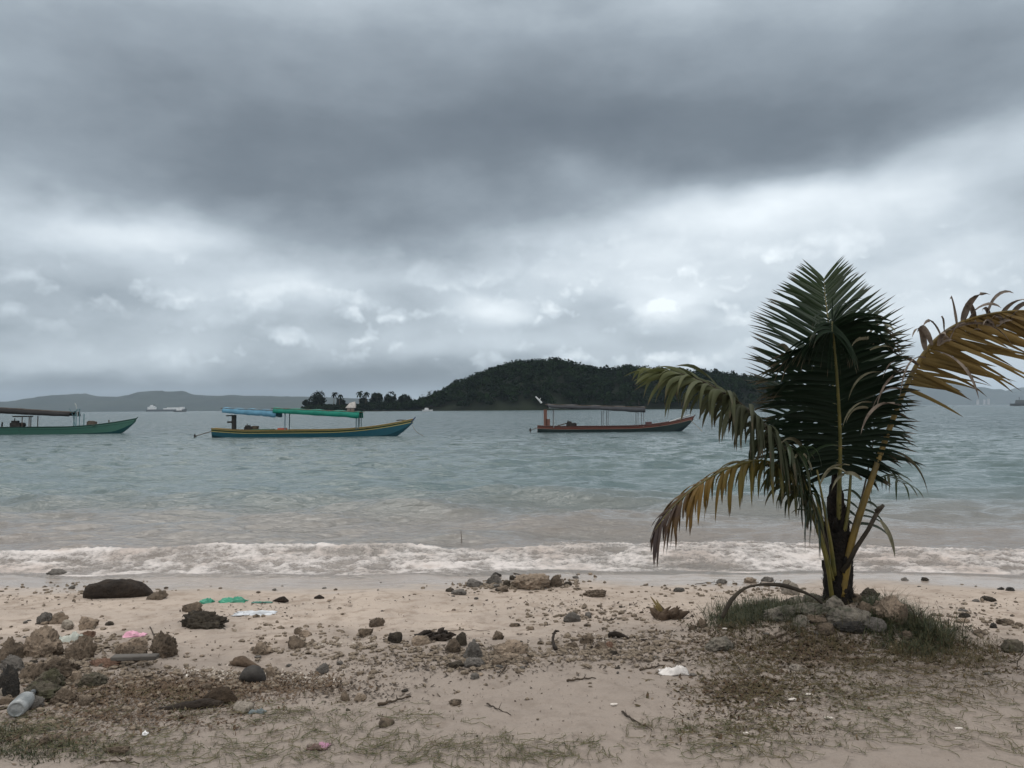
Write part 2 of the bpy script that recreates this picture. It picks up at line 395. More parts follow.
def sea_mat():
    def f(k, b):
        p = pos(k); foam = attr(k, 'foam'); off = attr(k, 'off')
        nn = k.noise(k.vec('MULTIPLY', p, (.05, .12, 0)), 1.4, 4, .6)
        t1 = k.maprange(k.math('ADD', off, k.math('MULTIPLY', k.math('SUBTRACT', nn, .5), 5.5)), .8, 9.5, 0., 1.)
        c = k.mix(t1, (.20, .175, .155), (.072, .112, .114))
        c = k.mix(k.maprange(off, 14, 70), c, (.048, .082, .092))
        c = k.mix(k.math('MULTIPLY', k.maprange(nn, .5, .7), .35), c, (.075, .115, .115))
        # foam cover broken up by bubbles
        fn = k.noise(k.vec('MULTIPLY', p, (1, 1.5, 1)), 16, 6, .7); f2 = k.noise(p, 60, 4, .7)
        ff = k.math('ADD', foam, k.math('ADD', k.math('MULTIPLY', k.math('SUBTRACT', fn, .5), 1.1), k.math('MULTIPLY', k.math('SUBTRACT', f2, .5), .45)))
        fm = k.maprange(ff, .36, .95)
        sandy = k.maprange(k.noise(k.vec('MULTIPLY', p, (1, 1.4, 1)), 1.1, 4, .6), .42, .66)
        fc = k.mix(k.math('MULTIPLY', sandy, .6), (.80, .74, .71), (.52, .42, .36))
        k.put(b.inputs['Base Color'], k.mix(k.math('MULTIPLY', fm, .93), c, fc))
        k.put(b.inputs['Roughness'], k.math('MAXIMUM', k.maprange(fm, 0, 1, .09, .75), k.maprange(off, 15, 60, .09, .22))); b.inputs['IOR'].default_value = 1.33
        b.inputs['Specular IOR Level'].default_value = .5
        # ripples, finer near the viewer, coarser far off
        w1 = k.noise(k.vec('MULTIPLY', p, (1, 2.0, 1)), 5.5, 4, .6, .4)
        w2 = k.noise(k.vec('MULTIPLY', p, (.55, 1.5, 1)), 1.1, 4, .6, .3)
        w3 = k.noise(k.vec('MULTIPLY', p, (.30, 1.0, 1)), .22, 4, .6)
        h = k.math('ADD', k.math('MULTIPLY', w1, .045), k.math('ADD', k.math('MULTIPLY', w2, k.maprange(off, 5, 40, .10, .25)), k.math('MULTIPLY', w3, k.maprange(off, 20, 150, .0, .5))))
        h = k.math('ADD', h, k.math('MULTIPLY', fm, k.math('MULTIPLY', f2, .03)))
        bn = bump(k, None, h, .8, 1.)
        far = k.math('ADD', k.maprange(off, 3, 25, 0., 1.), k.maprange(off, 22, 55, 0., 1.3))
        sl = None
        for sc, st, am in ((1.7, (.75, 1.2, 1), .85), (4.5, (.8, 1.2, 1), .85), (.3, (.6, 1.5, 1), .5)):
            q = k.vec('MULTIPLY', k.vec('SUBTRACT', k.noise(k.vec('MULTIPLY', p, st), sc, 3, .6, .2, col=True), (.5, .5, .5)), (am*.6, am, 0))
            sl = q if sl is None else k.vec('ADD', sl, q)
        # steeper front faces of the little wind waves
        for sc, st, am in ((1.3, (.65, 1.0, 1), .75), (3.2, (.75, 1.1, 1), .60)):
            w_ = k.maprange(k.noise(k.vec('MULTIPLY', p, st), sc, 3, .55, .2), .54, .68)
            sl = k.vec('ADD', sl, k.comb(0., k.math('MULTIPLY', w_, -am), 0.))
        nn_ = k.vec('NORMALIZE', k.vec('ADD', bn, k.vec('MULTIPLY', sl, k.comb(far, far, 0.))))
        k.l.new(nn_, b.inputs['Normal'])
    return mat('sea_water', f)
ys = []; y = 7.6
while y < 10000: ys.append(y); y += max(.012, y*y/(1.9*788)*(.38 if y < 14 else .55))
sea = tag(fan(np.array(ys), TS, sea_z, 'sea', sea_mat()), kind='structure')

# ---------------------------------------------------------------- far hills, island
def ridge_mesh(name, prof, Y, depth, m, rough, nx=260, ny=26):
    pxs = np.array([a for a, b in prof], float); pys = np.array([b for a, b in prof], float)
    xs = np.linspace(pxs[0], pxs[-1], nx); hy = np.interp(xs, pxs, pys)
    hor = HOR+SLOPE*(xs-512); X = (xs-512)/FPX*Y; H = np.maximum((hor-hy)/FPX*Y+CAMZ, .5)
    vs = np.linspace(-1, 1, ny); XX, VV = np.meshgrid(X, vs); HH = np.broadcast_to(H, XX.shape)
    YY = Y+VV*depth
    prf = np.cos(VV*math.pi/2)**.8
    s = depth*.5
    n = fbm(XX/s*1.3, YY/s*1.3, 3, 5, ridge=True)
    Z = HH*prf*(1+rough*(n-1.0)*(1-.7*np.exp(-(VV/.15)**2)))-2*(np.abs(VV) > .99)
    V = np.stack([XX, YY, Z], -1).reshape(-1, 3)
    i = np.arange(ny-1)[:, None]*nx+np.arange(nx-1)[None]
    Q = np.stack([i, i+1, i+nx+1, i+nx], -1).reshape(-1, 4)
    return mesh_obj(name, V, Q, m)
m_hill = plain('hill_forest', (.010, .017, .014), (.018, .026, .018), .004, .95, 0, .1, obj=False)
LEFTP = [(-500, 404), (-300, 399), (-120, 404), (0, 403), (30, 401), (50, 397), (75, 394), (95, 396.5), (118, 397), (140, 395), (155, 391.5), (180, 391), (192, 395), (215, 396), (240, 395.5), (270, 396.5), (310, 397), (350, 398.5), (400, 400), (460, 403), (520, 408)]
tag(ridge_mesh('far_hill', LEFTP, 7600, 900, m_hill, .14), kind='structure')
RIGHTP = [(740, 407), (790, 402), (840, 396), (880, 391), (902, 383.5), (918, 380), (934, 380.5), (950, 386), (970, 387.5), (985, 390), (1000, 394.5), (1012, 391), (1030, 388), (1080, 384), (1160, 380), (1260, 388), (1400, 398), (1550, 405)]
tag(ridge_mesh('far_hill', RIGHTP, 11800, 1400, m_hill, .14), kind='structure')

YI = 830.
CAN = [(296, 408), (305, 406), (360, 406), (395, 402.5), (410, 401), (422, 398.5), (440, 392), (455, 385), (470, 378.5), (485, 372), (500, 366), (520, 362), (540, 361), (565, 362), (590, 367), (605, 370.5), (625, 367.5), (645, 367.5), (665, 371), (700, 372), (720, 373), (745, 377), (770, 381), (800, 386), (835, 393), (870, 400), (890, 405), (905, 408)]
cx_ = np.array([a for a, b in CAN], float); cy_ = np.array([b for a, b in CAN], float)
def isl(X, Y):
    px = X/YI*FPX+512; hy = np.interp(px, cx_, cy_); H = (HOR+SLOPE*(px-512)-hy)/FPX*YI+CAMZ-9.5
    H = np.maximum(H, .5)+1.2*sst(296, 310, px)*sst(905, 890, px)
    half = 35+H*2.1
    u = np.clip(np.abs(Y-YI)/half, 0, 1)
    z = (H+.08*H*fbm(X*.03, Y*.03, 2, 3)*sst(.05, .4, u))*(np.cos(u*math.pi/2))**.9
    return np.where(u >= 1, -2., z)
gx = np.linspace(-232, 420, 330); gy = np.linspace(YI-150, YI+150, 110); XX, YY = np.meshgrid(gx, gy); ZZ = isl(XX, YY)
V = np.stack([XX, YY, ZZ], -1).reshape(-1, 3); ny, nx = XX.shape
i = np.arange(ny-1)[:, None]*nx+np.arange(nx-1)[None]; Q = np.stack([i, i+1, i+nx+1, i+nx], -1).reshape(-1, 4)
tag(mesh_obj('island_hill', V, Q, plain('island_soil', (.015, .02, .012), (.01, .014, .01), .05, .95, 0, .1, obj=False)), kind='structure')

def leaf_mat(name, c1, c2, sc=.5, rough=.6, spec=.2, trans=.0, obj=False):
    def f(k, b):
        n = k.noise(objc(k) if obj else pos(k), sc, 4, .6)
        k.put(b.inputs['Base Color'], k.mix(k.maprange(n, .35, .65), c1, c2)); b.inputs['Roughness'].default_value = rough
        b.inputs['Specular IOR Level'].default_value = spec
    return mat(name, f)
m_wood = leaf_mat('island_foliage', (.003, .007, .004), (.013, .026, .010), .09, 1., .03)
m_tree = leaf_mat('tree_foliage', (.004, .008, .005), (.010, .017, .008), .25, 1., .03)
m_bark = plain('bark', (.10, .075, .055), (.06, .045, .035), 3, .9)
def leaf_cards(C, S, n, size, flat=.8):
    """n leaf clumps (folded quads) spread through the shells of crowns; arrays of quads"""
    K = len(C); d = rng.normal(size=(K, n, 3)); d /= np.linalg.norm(d, axis=2, keepdims=True)
    r = rng.uniform(.55, 1.0, (K, n, 1))**.6; lump = 1+.28*fbm(d[..., 0]*1.7+C[:, None, 0]*.13, d[..., 1]*1.7, d[..., 2]*1.7+C[:, None, 1]*.17, 2)[..., None]
    d[..., 2] = np.where(d[..., 2] < -.35, d[..., 2]*.5, d[..., 2])
    p = C[:, None]+d*r*lump*S[:, None]
    a = rng.normal(size=(K, n, 3))+d*.2; a -= d*(a*d).sum(2, keepdims=True)*.6; a /= np.linalg.norm(a, axis=2, keepdims=True)
    b = np.cross(a, d+rng.normal(size=d.shape)*.5); b /= np.linalg.norm(b, axis=2, keepdims=True)
    s = size*rng.uniform(.5, 1.25, (K, n, 1)); t = s*rng.uniform(.4, .9, (K, n, 1))
    q = np.stack([p-a*s, p-b*t+d*s*.25, p+a*s, p+b*t-d*s*.1], 2).reshape(-1, 3)
    return q, np.arange(len(q)).reshape(-1, 4)
# crowns over the whole near side and the ridge of the island
N = 3600; X = rng.uniform(-226, 400, N); Yr = YI+rng.uniform(-1, .25, N)*(35+60*2.1)
z = isl(X, Yr); px = X/YI*FPX+512
ok = (z > .8) & ((px > 418) | ((px > 366) & (rng.random(N) < .8)))
X, Yr, z = X[ok], Yr[ok], z[ok]
rad = rng.uniform(3.2, 6.2, len(X)); pxx = X/YI*FPX+512
rad *= np.where(pxx < 420, .75, 1.)
C = np.stack([X, Yr, z+rad*.9+rng.uniform(0, 2.2, len(X))], 1); S = np.stack([rad, rad, rad*rng.uniform(.7, .95, len(X))], 1)
q, f = leaf_cards(C, S, 70, 1.15)
N2 = 900; X2 = rng.uniform(-222, -90, N2); Y2 = YI+rng.uniform(-30, 12, N2); r2 = rng.uniform(1.8, 4.2, N2)*sst(-228, -205, X2)*(1+.35*sst(-160, -145, X2)); z2 = np.maximum(isl(X2, Y2), .3)
q2, f2 = leaf_cards(np.stack([X2, Y2, z2+r2*.7], 1), np.stack([r2, r2, r2], 1), 60, .8)
q = np.concatenate([q, q2]); f = np.arange(len(q)).reshape(-1, 4)
tag(mesh_obj('island_woods', q, f, m_wood, smooth=False), kind='stuff', label='dense dark green wood covering the whole island hill')

def tree(loc, h, w, label, bottom=.35, group=None, n=60, lobes=5, size=.7):
    e = tag(empty('broadleaf_tree', loc), label, 'tree', group)
    t = MB(); t.tube([(0, 0, -1), (w*.03, 0, h*.3), (-w*.04, 0, h*.62)], [h*.035, h*.026, h*.012], 7)
    for k in range(4):
        a = k*1.6+.4; t.tube([(0, 0, h*.38), (math.cos(a)*w*.2, math.sin(a)*w*.2, h*.55), (math.cos(a)*w*.36, math.sin(a)*w*.3, h*.72)], [h*.016, h*.011, h*.005], 5)
    t.build('trunk', m_bark, e, True)
    C = []; S = []
    for k in range(lobes):
        a = random.uniform(0, 6.28); rr = random.uniform(0, .30)*w; zz = random.uniform(bottom*.6+.10, .70)*h
        C.append((math.cos(a)*rr, math.sin(a)*rr, zz)); s = random.uniform(.22, .34)*w; S.append((s, s, min(s*1.1, (h-zz))))
    n = int(n*1.8); size *= 1.6; C.append((0, 0, h*.60)); S.append((w*.40, w*.40, h*.38))
    q, f = leaf_cards(np.array(C), np.array(S), n, size); mesh_obj('crown', q, f, m_tree, e, smooth=False)
    return e
def far_palm(loc, h, label, group=None):
    e = tag(empty('coconut_palm', loc), label, 'palm tree', group)
    t = MB(); t.tube([(0, 0, -1), (.3, 0, h*.5), (.8, 0, h)], [.35, .26, .2], 6); t.build('trunk', m_bark, e, True)
    V = []; F = []
    for k in range(15):
        a = k*2.4; L = random.uniform(3., 4.2); up = random.uniform(-.5, .9); pts = []
        for i in range(8):
            u = i/7; pts.append(Vector((.8+math.cos(a)*L*u, math.sin(a)*L*u, h+up*L*u*1.2-1.6*L*u*u*.6)))
        for i in range(1, 8):
            for s in (-1, 1):
                p = pts[i]; sd_ = Vector((-math.sin(a), math.cos(a), 0))*s; o = pts[i]-pts[i-1]
                b = len(V); V += [pts[i-1], p, p+sd_*.8*(1-i/10)+o*.6-Vector((0, 0, .7)), pts[i-1]+sd_*.7-Vector((0, 0, .5))]; F.append((b, b+1, b+2, b+3))
    mesh_obj('crown', V, F, m_tree, e, smooth=False); return e
def on_isl(px, Y=YI): x = (px-512)/FPX*Y; return (x, Y, max(float(isl(np.array(x), np.array(Y))), .4))
def htop(px, py, Y, z): return float((P(px, py, Y)).z-z)
l = on_isl(318, 815); tree(l, htop(318, 390, 815, l[2]), 21, 'big round dark tree at the tip of the low spit beside the two spit palms', .0, n=110, lobes=9)
l = on_isl(341, 820); tree(l, htop(341, 398, 820, l[2]), 13, 'low dark bushy tree between the two spit palms and the pale roofed hut', .0, n=70)
l = on_isl(306, 812); tree(l, htop(306, 399, 812, l[2]), 8, 'small dark bush hugging the big round tree at the tip of the spit', .0, n=50)
for px, py, lb in ((333.5, 391, 'slender palm standing between the big round tree and the hut, the taller of the pair'), (339, 393, 'slender palm just beside the low bushy tree, the shorter of the pair'),
                   (359, 390, 'ragged palm at the landward side of the pale roofed hut'), (365.5, 391, 'ragged palm between the hut palm and the shore trees')):
    l = on_isl(px, 812); far_palm(l, htop(px, py+2, 812, l[2]), lb)
for px, py, w, lb in ((376, 391.5, 15, 'dark rounded shore tree just behind the ragged palms on the spit'), (391, 390, 15, 'tall rounded shore tree where the spit meets the wooded hill'),
                      (364, 396, 10, 'low dark tree below the ragged palms on the spit'), (405, 393, 14, 'dark rounded shore tree at the very foot of the hill')):
    l = on_isl(px, 815); tree(l, htop(px, py, 815, l[2]), w, lb, .0, n=90, lobes=7)
for px, py, w, lb in ((556, 356.5, 15, 'tallest tree sticking up on the ridge of the island hill'), (607, 364.5, 8, 'small rounded tree on the saddle of the island ridge'), (627, 363.5, 12, 'broad tree on the second rise of the island ridge'),
                      (457, 378.5, 9, 'knobbly tree breaking the steep slope of the ridge'), (716, 368, 6, 'pointed tree on the low end of the ridge just past the drooping frond'), (733, 370, 6, 'spiky tree next to the pointed tree on the low end of the ridge'),
                      (745, 372.5, 5, 'small pointed tree near the green palm at the low end of the ridge'), (702, 368, 10, 'tree crown showing just above the drooping frond')):
    l = on_isl(px, YI); tree(l, max(htop(px, py, YI, l[2]), 10), w*1.3, lb, .25, n=70)

# ---------------------------------------------------------------- haze
hz = MB(); hz.box((0, 7000, 238), (60000, 24000, 490)); hzm = bpy.data.materials.new('haze'); hzm.use_nodes = True
nt = hzm.node_tree; nt.nodes.clear(); o_ = nt.nodes.new('ShaderNodeOutputMaterial'); v_ = nt.nodes.new('ShaderNodeVolumePrincipled')
v_.inputs['Density'].default_value = .000042; v_.inputs['Color'].default_value = (.72, .86, 1, 1); v_.inputs['Anisotropy'].default_value = .0
nt.links.new(v_.outputs[0], o_.inputs['Volume'])
HAZE = tag(hz.build('haze', hzm), kind='stuff', label='thin grey sea haze')
# ---------------------------------------------------------------- young coconut palm
m_frond = {}
def frond_mat(name, stops, rough=.45, spec=.35):
    """colour runs along the frond (attribute 'along') with patches of drying leaf"""
    def f(k, b):
        a = attr(k, 'along'); t = attr(k, 'tip'); n = k.noise(objc(k), 9, 4, .6)
        v = k.math('ADD', a, k.math('MULTIPLY', k.math('SUBTRACT', n, .5), .5))
        c = k.ramp(v, stops)
        c = k.mix(k.maprange(k.math('ADD', t, k.math('MULTIPLY', k.math('SUBTRACT', n, .5), .5)), .78, 1.05), c, (.10, .075, .05))
        k.put(b.inputs['Base Color'], c); b.inputs['Roughness'].default_value = rough; b.inputs['Specular IOR Level'].default_value = spec
        # thin blades let some light through
        tr = k.n.new('ShaderNodeBsdfTranslucent'); k.put(tr.inputs[0], c)
        mx = k.n.new('ShaderNodeMixShader'); mx.inputs[0].default_value = .30
        out = k.n['Material Output']; k.l.new(b.outputs[0], mx.inputs[1]); k.l.new(tr.outputs[0], mx.inputs[2]); k.l.new(mx.outputs[0], out.inputs[0])
    return mat(name, f)
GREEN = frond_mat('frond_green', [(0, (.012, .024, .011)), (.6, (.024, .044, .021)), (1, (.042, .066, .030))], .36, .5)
SHADEG = frond_mat('frond_shaded_green', [(0, (.008, .015, .008)), (.6, (.010, .020, .011)), (1, (.014, .026, .014))], .6, .12)  # darker copy of the frond green, with shade put into the colour
OLIVE = frond_mat('frond_olive', [(0, (.020, .034, .015)), (.5, (.050, .055, .032)), (.8, (.075, .085, .038)), (1, (.10, .11, .042))], .6, .2)
YELLOW = frond_mat('frond_yellow', [(0, (.04, .05, .022)), (.35, (.10, .085, .022)), (.65, (.16, .095, .02)), (.85, (.07, .045, .03)), (1, (.06, .045, .045))], .6, .2)
OCHRE = frond_mat('frond_ochre', [(0, (.13, .095, .034)), (.45, (.19, .125, .04)), (.8, (.16, .11, .045)), (1, (.11, .08, .05))], .6, .2)
DEAD = plain('dead_leaf', (.20, .165, .135), (.10, .08, .065), 14, .9)
M_rach = plain('petiole', (.15, .125, .035), (.075, .075, .025), 5, .5)
M_rach_y = plain('petiole_yellow', (.17, .115, .028), (.09, .07, .028), 5, .5)
M_rach_d = plain('petiole_dark', (.05, .04, .028), (.03, .024, .018), 9, .8)
M_rach_l = plain('petiole_pale', (.22, .20, .10), (.13, .12, .06), 6, .5)

def frond(parent, ctrl, rr, mat_, rmat, n, start, length, angs, droop, up, width=.026, side=(1, 1), jit=.12, seed=0, label=None, lift=.15, stiff=0., tear=0., endn=1., mess=.14, sidedir=None):
    """one feather leaf. ctrl: world points of the midrib; angs(u)->angle of leaflets to the midrib; up: the side the leaf faces"""
    rd = random.Random(seed); org = parent.location
    pts = [p-org for p in catmull(ctrl, 12)]; L = [0]
    for a, b in zip(pts, pts[1:]): L.append(L[-1]+(b-a).length)
    tot = L[-1]
    def samp(u):
        d = u*tot
        for i in range(len(L)-1):
            if L[i+1] >= d or i == len(L)-2:
                t = (d-L[i])/max(L[i+1]-L[i], 1e-6); return pts[i].lerp(pts[i+1], t), (pts[min(i+2, len(pts)-1)]-pts[max(i-1, 0)]).normalized()
    V = []; F = []; AL = []; TP = []
    for sd_ in (0, 1):
        sg = 1 if sd_ else -1
        for i in range(n):
            u = start+(endn-start)*(i+rd.uniform(.1, .9))/n; w = (u-start)/(1-start)
            p, T = samp(u); U_ = (Vector(up(u) if callable(up) else up)); U_ = (U_-T*U_.dot(T)).normalized(); B = T.cross(U_)*sg
            if sidedir is not None: B = (B*.35+Vector(sidedir)).normalized(); B = (B-T*B.dot(T)*.0).normalized()
            prof = length(w); l = prof*side[sd_]*(1+rd.uniform(-jit, jit*.6))
            if l < .02 or rd.random() < tear: continue
            a = R(angs(w)+rd.uniform(-5-12*mess, 5+12*mess))
            D = (B*math.sin(a)+T*math.cos(a)+U_*(lift+rd.uniform(-.09-.35*mess, .09+.35*mess))).normalized()
            dr = droop(w) if callable(droop) else droop; dr *= rd.uniform(.75, 1.3)
            S = 9; wd = width*rd.uniform(.8, 1.15)*min(1, .45+l*1.2)
            tw = rd.uniform(-.35-mess*1.1, .35+mess*1.1); dr *= 1+mess*rd.uniform(-.5, .6); kink = rd.uniform(.35, .75) if rd.random() < (.3 if stiff == 0 else stiff*.1) else 2
            q = p.copy(); step = l/S; dcur = D.copy(); ring = []
            for s in range(S+1):
                v = s/S
                Wd = T-dcur*T.dot(dcur)
                if Wd.length < .15: Wd = U_.cross(dcur)
                Wd = (Matrix.Rotation(tw*v*1.5, 3, dcur) @ Wd.normalized()); N = dcur.cross(Wd).normalized()
                if N.dot(U_) < 0: N = -N
                hw = wd*.5*(min(1, .35+v*5)*(1-v**2.6)**.8+.02)
                ring.append((q-Wd*hw-N*hw*.45, q.copy(), q+Wd*hw-N*hw*.45, v))
                g = dr*(1+ (2.5 if v > kink else 0))
                dcur = (dcur+Vector((0, 0, -1))*g*step/max(l, .1)*1.25*(.4+v)).normalized()
                q = q+dcur*step
            b = len(V)
            for a_, m_, c_, v in ring: V += [a_, m_, c_]; AL += [w]*3; TP += [v]*3
            for s in range(S):
                o = b+s*3; F += [(o, o+1, o+4, o+3), (o+1, o+2, o+5, o+4)]
    o = mesh_obj('frond', V, F, mat_, parent, True)
    for nm, ar in (('along', AL), ('tip', TP)):
        at_ = o.data.attributes.new(nm, 'FLOAT', 'POINT'); at_.data.foreach_set('value', ar)
    if label: o['label'] = label
    m = MB(); k = len(pts); m.tube(pts, [rr*(1-.86*(i/(k-1))**.8) for i in range(k)], 7); m.build('midrib', rmat, o, True)
    return o
palm = tag(empty('coconut_palm', (PALM[0], PALM[1], float(gz(*PALM))-.03)), 'young coconut palm with a stout black trunk ringed by rocks on the sand', 'palm tree')
TB = P(837, 598, 6.3); org = palm.location
def trunk_mesh():
    c = [P(838, 612, 6.3), P(838, 590, 6.3), P(838, 565, 6.3), P(837, 540, 6.3), P(836, 515, 6.29), P(836, 490, 6.28), P(836, 470, 6.28)]
    c = [q-org for q in catmull(c, 6)]; m = MB(); n = 30; V = []; F = []; k = len(c)
    for i, p in enumerate(c):
        t = i/(k-1); r = .108-.02*t if t < .55 else .097-.085*((t-.55)/.45)
        for j in range(n):
            a = 6.283*j/n; nn = float(fbm(math.cos(a)*2+3, math.sin(a)*2, t*9, 3))
            lay = .012*((t*11+a/6.283*1.0) % 1)
            rr = r*(1+.10*nn)+lay; V.append(p+Vector((math.cos(a)*rr, math.sin(a)*rr, 0)))
    for i in range(k-1):
        for j in range(n): F.append((i*n+j, i*n+(j+1) % n, (i+1)*n+(j+1) % n, (i+1)*n+j))
    F.append(tuple(range((k-1)*n, k*n))); m.add(V, F)
    # torn fibre and old leaf bases
    for i in range(260):
        a = random.uniform(0, 6.283); t = random.uniform(.05, .75); p = c[int(t*(k-1))]; r = .108-.03*t
        q = p+Vector((math.cos(a)*r, math.sin(a)*r, 0)); e = Vector((math.cos(a)*random.uniform(.01, .035), math.sin(a)*.03, random.uniform(.01, .07)))
        m.tube([q, q+e*.5+Vector((0, 0, .01)), q+e], [.003, .002, .0008], 4)
    for i in range(9):
        a = i*2.4; t = .25+.05*i; p = c[int(min(t, .9)*(k-1))]; r = .082
        q = p+Vector((math.cos(a)*r, math.sin(a)*r, -.02)); e = Vector((math.cos(a)*.035, math.sin(a)*.05, .11))
        m.tube([q, q+e*.6, q+e], [.03, .02, .008], 6, jit=.2)
    return m
m_trunk = plain('palm_trunk_fibre', (.020, .016, .013), (.010, .009, .008), 16, .95, .9, .15, .02)
trunk_mesh().build('trunk', m_trunk, palm, True)
# A: tall upright frond behind, cut-off top
frond(palm, [P(838, 560, 6.32), P(838, 480, 6.42), P(834, 400, 6.5), P(829, 330, 6.55), P(825, 295, 6.55), P(824, 278, 6.53)], .016, GREEN, M_rach_l, 62, .50,
      lambda w: .80-.14*w if w < .45 else max(.05, .737-(w-.45)*.90), lambda w: 62-14*w-8*max(0, w-.8)*5, lambda w: .10, (0, -1, .25), .030, (1., 1.), seed=1, lift=-.05, jit=.05, label='tall upright green frond with fanned comb of leaflets', stiff=.0)
# B: frond in front, in shade-darkened green, arching over towards the viewer
frond(palm, [P(838, 575, 6.28), P(839, 500, 6.2), P(840, 440, 6.12), P(837, 380, 6.02), P(834, 345, 5.93), P(833, 326, 5.80), P(832, 322, 5.68), P(832, 332, 5.58)], .022, SHADEG, M_rach, 100, .36,
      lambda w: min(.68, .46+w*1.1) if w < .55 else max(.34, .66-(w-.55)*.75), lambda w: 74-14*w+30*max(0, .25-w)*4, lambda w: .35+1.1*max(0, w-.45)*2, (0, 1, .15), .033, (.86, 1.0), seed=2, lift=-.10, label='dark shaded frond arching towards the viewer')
# C: left arch, drooping olive leaflets
frond(palm, [P(834, 585, 6.26), P(822, 530, 6.18), P(803, 480, 6.08), P(775, 437, 5.98), P(742, 405, 5.9), P(708, 384, 5.84), P(678, 373, 5.8), P(658, 371, 5.78)], .020, OLIVE, M_rach_d, 90, .33,
      lambda w: .62*(1-.30*w)*min(1, .55+w*1.8) if w < .9 else .27, lambda w: 64-40*w**1.5, lambda w: 2.9-2.3*w**2.5, (0, -.25, 1), .044, mess=.7, tear=.1, jit=.35, side=(1, .9), seed=3, label='olive frond arching out and drooping over the boat side', lift=.12)
# D: low yellow frond with a burnt tip
frond(palm, [P(832, 597, 6.22), P(826, 560, 6.12), P(812, 515, 6.02), P(792, 478, 5.95), P(765, 461, 5.9), P(732, 467, 5.86), P(700, 484, 5.83), P(672, 508, 5.8), P(655, 530, 5.78)], .018, YELLOW, M_rach, 66, .36,
      lambda w: .40*(1-.2*w), lambda w: 66-40*w, lambda w: 2.9-1.2*w, (-.2, -.2, 1), .034, (1, .9), mess=.6, tear=.14, jit=.4, seed=4, label='low frond turning yellow with a burnt brown tip', lift=.05)
# E: right ochre frond
frond(palm, [P(842, 596, 6.22), P(851, 545, 6.18), P(868, 490, 6.12), P(889, 430, 6.08), P(909, 380, 6.04), P(929, 347, 6.0), P(956, 325, 5.97), P(990, 314, 5.95), P(1030, 311, 5.93), P(1080, 318, 5.92)], .033, OCHRE, M_rach_y, 56, .52,
      lambda w: .80*(1-.2*w)*min(1, .55+w*2), lambda w: 86, lambda w: .12, (.1, -.9, .7), .036, (1, .9), seed=5, label='dying ochre frond reaching out over the sea', lift=.0, sidedir=(1.0, 0, -.34), jit=.45, mess=.5, tear=.08)
# dead grey leaflets hanging over E
M_torn = plain('torn_leaf', (.17, .16, .11), (.09, .085, .05), 14, .9)
def strap(p, d, l, w, fall=1.6, mb=None):
    mb_ = MB()
    V = []; F = []; q = p.copy(); dd = Vector(d).normalized(); S = 9; W = Vector((random.uniform(-1, 1), random.uniform(-.6, .6), random.uniform(-.2, .2))).normalized(); n = W.cross(dd)
    for s in range(S+1):
        v = s/S; ww = (W-dd*W.dot(dd)).normalized(); ww = Matrix.Rotation(v*1.2, 3, dd) @ ww; nn = dd.cross(ww); h = w*.5*(1-v**3)*(.5+min(.5, v*3))
        V += [q-ww*h, q+nn*h*.5, q+ww*h]; dd = (dd+Vector((0, 0, -1))*fall*(.15+.3*v)).normalized(); q = q+dd*l/S
    for s in range(S): F += [(s*3, s*3+1, s*3+4, s*3+3), (s*3+1, s*3+2, s*3+5, s*3+4)]
    mb_.add(V, F); mb_.build('torn_leaflet' if mb else 'dead_leaflet', M_torn if mb else DEAD, palm, True)
for (x, y, dx, dz, l, w) in [(925, 350, -.2, .8, .33, .045), (932, 345, -.3, .6, .42, .05), (941, 336, -.4, .9, .30, .04), (957, 326, -.2, 1, .38, .05), (962, 324, .1, 1, .36, .05), (968, 322, .2, .7, .30, .04), (985, 319, .1, .9, .34, .05), (990, 318, -.3, .7, .2, .03),
                             (975, 320, -.3, 1, .26, .04), (1000, 317, .3, .8, .3, .04), (918, 365, -.6, .5, .45, .04), (915, 372, -.8, .2, .5, .035), (905, 390, -.9, .4, .4, .03), (900, 405, -.7, .3, .5, .03), (950, 330, .4, .3, .5, .03), (935, 350, .3, -.1, .5, .03), (925, 358, -.3, .1, .6, .03),
                             (1010, 318, .2, .7, .25, .04), (1020, 319, .2, .6, .3, .04), (945, 333, -.2, 1.2, .2, .035)]:
    strap(P(x, y, 5.97)-org, (dx, -.25, dz), l, w, .9)
for i in range(22):
    u = random.random(); strap(P(925+u*95, 352-u*45+u*u*15, 5.95)-org, (random.uniform(-.6, .6), -.3, random.uniform(.5, 1.1)), random.uniform(.10, .24), random.uniform(.015, .035), .8)

# grey torn strips around the heart
ds = 1
for (x, y, dx, dz, l, Y) in [(875, 345, -.5, .5, .3, 5.9), (870, 350, .4, .3, .28, 5.85), (884, 372, -1, .25, .42, 5.9), (872, 402, -1, .2, .35, 5.88), (868, 408, -1, .35, .25, 5.86), (850, 465, -.9, .3, .35, 5.9), (846, 472, -.5, .4, .3, 5.88), (790, 355, -.3, .7, .2, 5.9), (895, 330, -.5, .4, .35, 5.95), (905, 335, -.7, .2, .25, 5.95),
                             (898, 452, .4, -.2, .4, 6.05), (862, 480, -.4, .4, .4, 6.0), (805, 452, -.3, .5, .4, 5.9), (796, 448, -.5, .5, .3, 5.9), (812, 470, -.2, .5, .4, 5.95), (880, 520, .3, -.4, .3, 6.)]:
    strap(P(x, y, Y)-org, (dx, -.2, dz), l, .032, .9, ds)
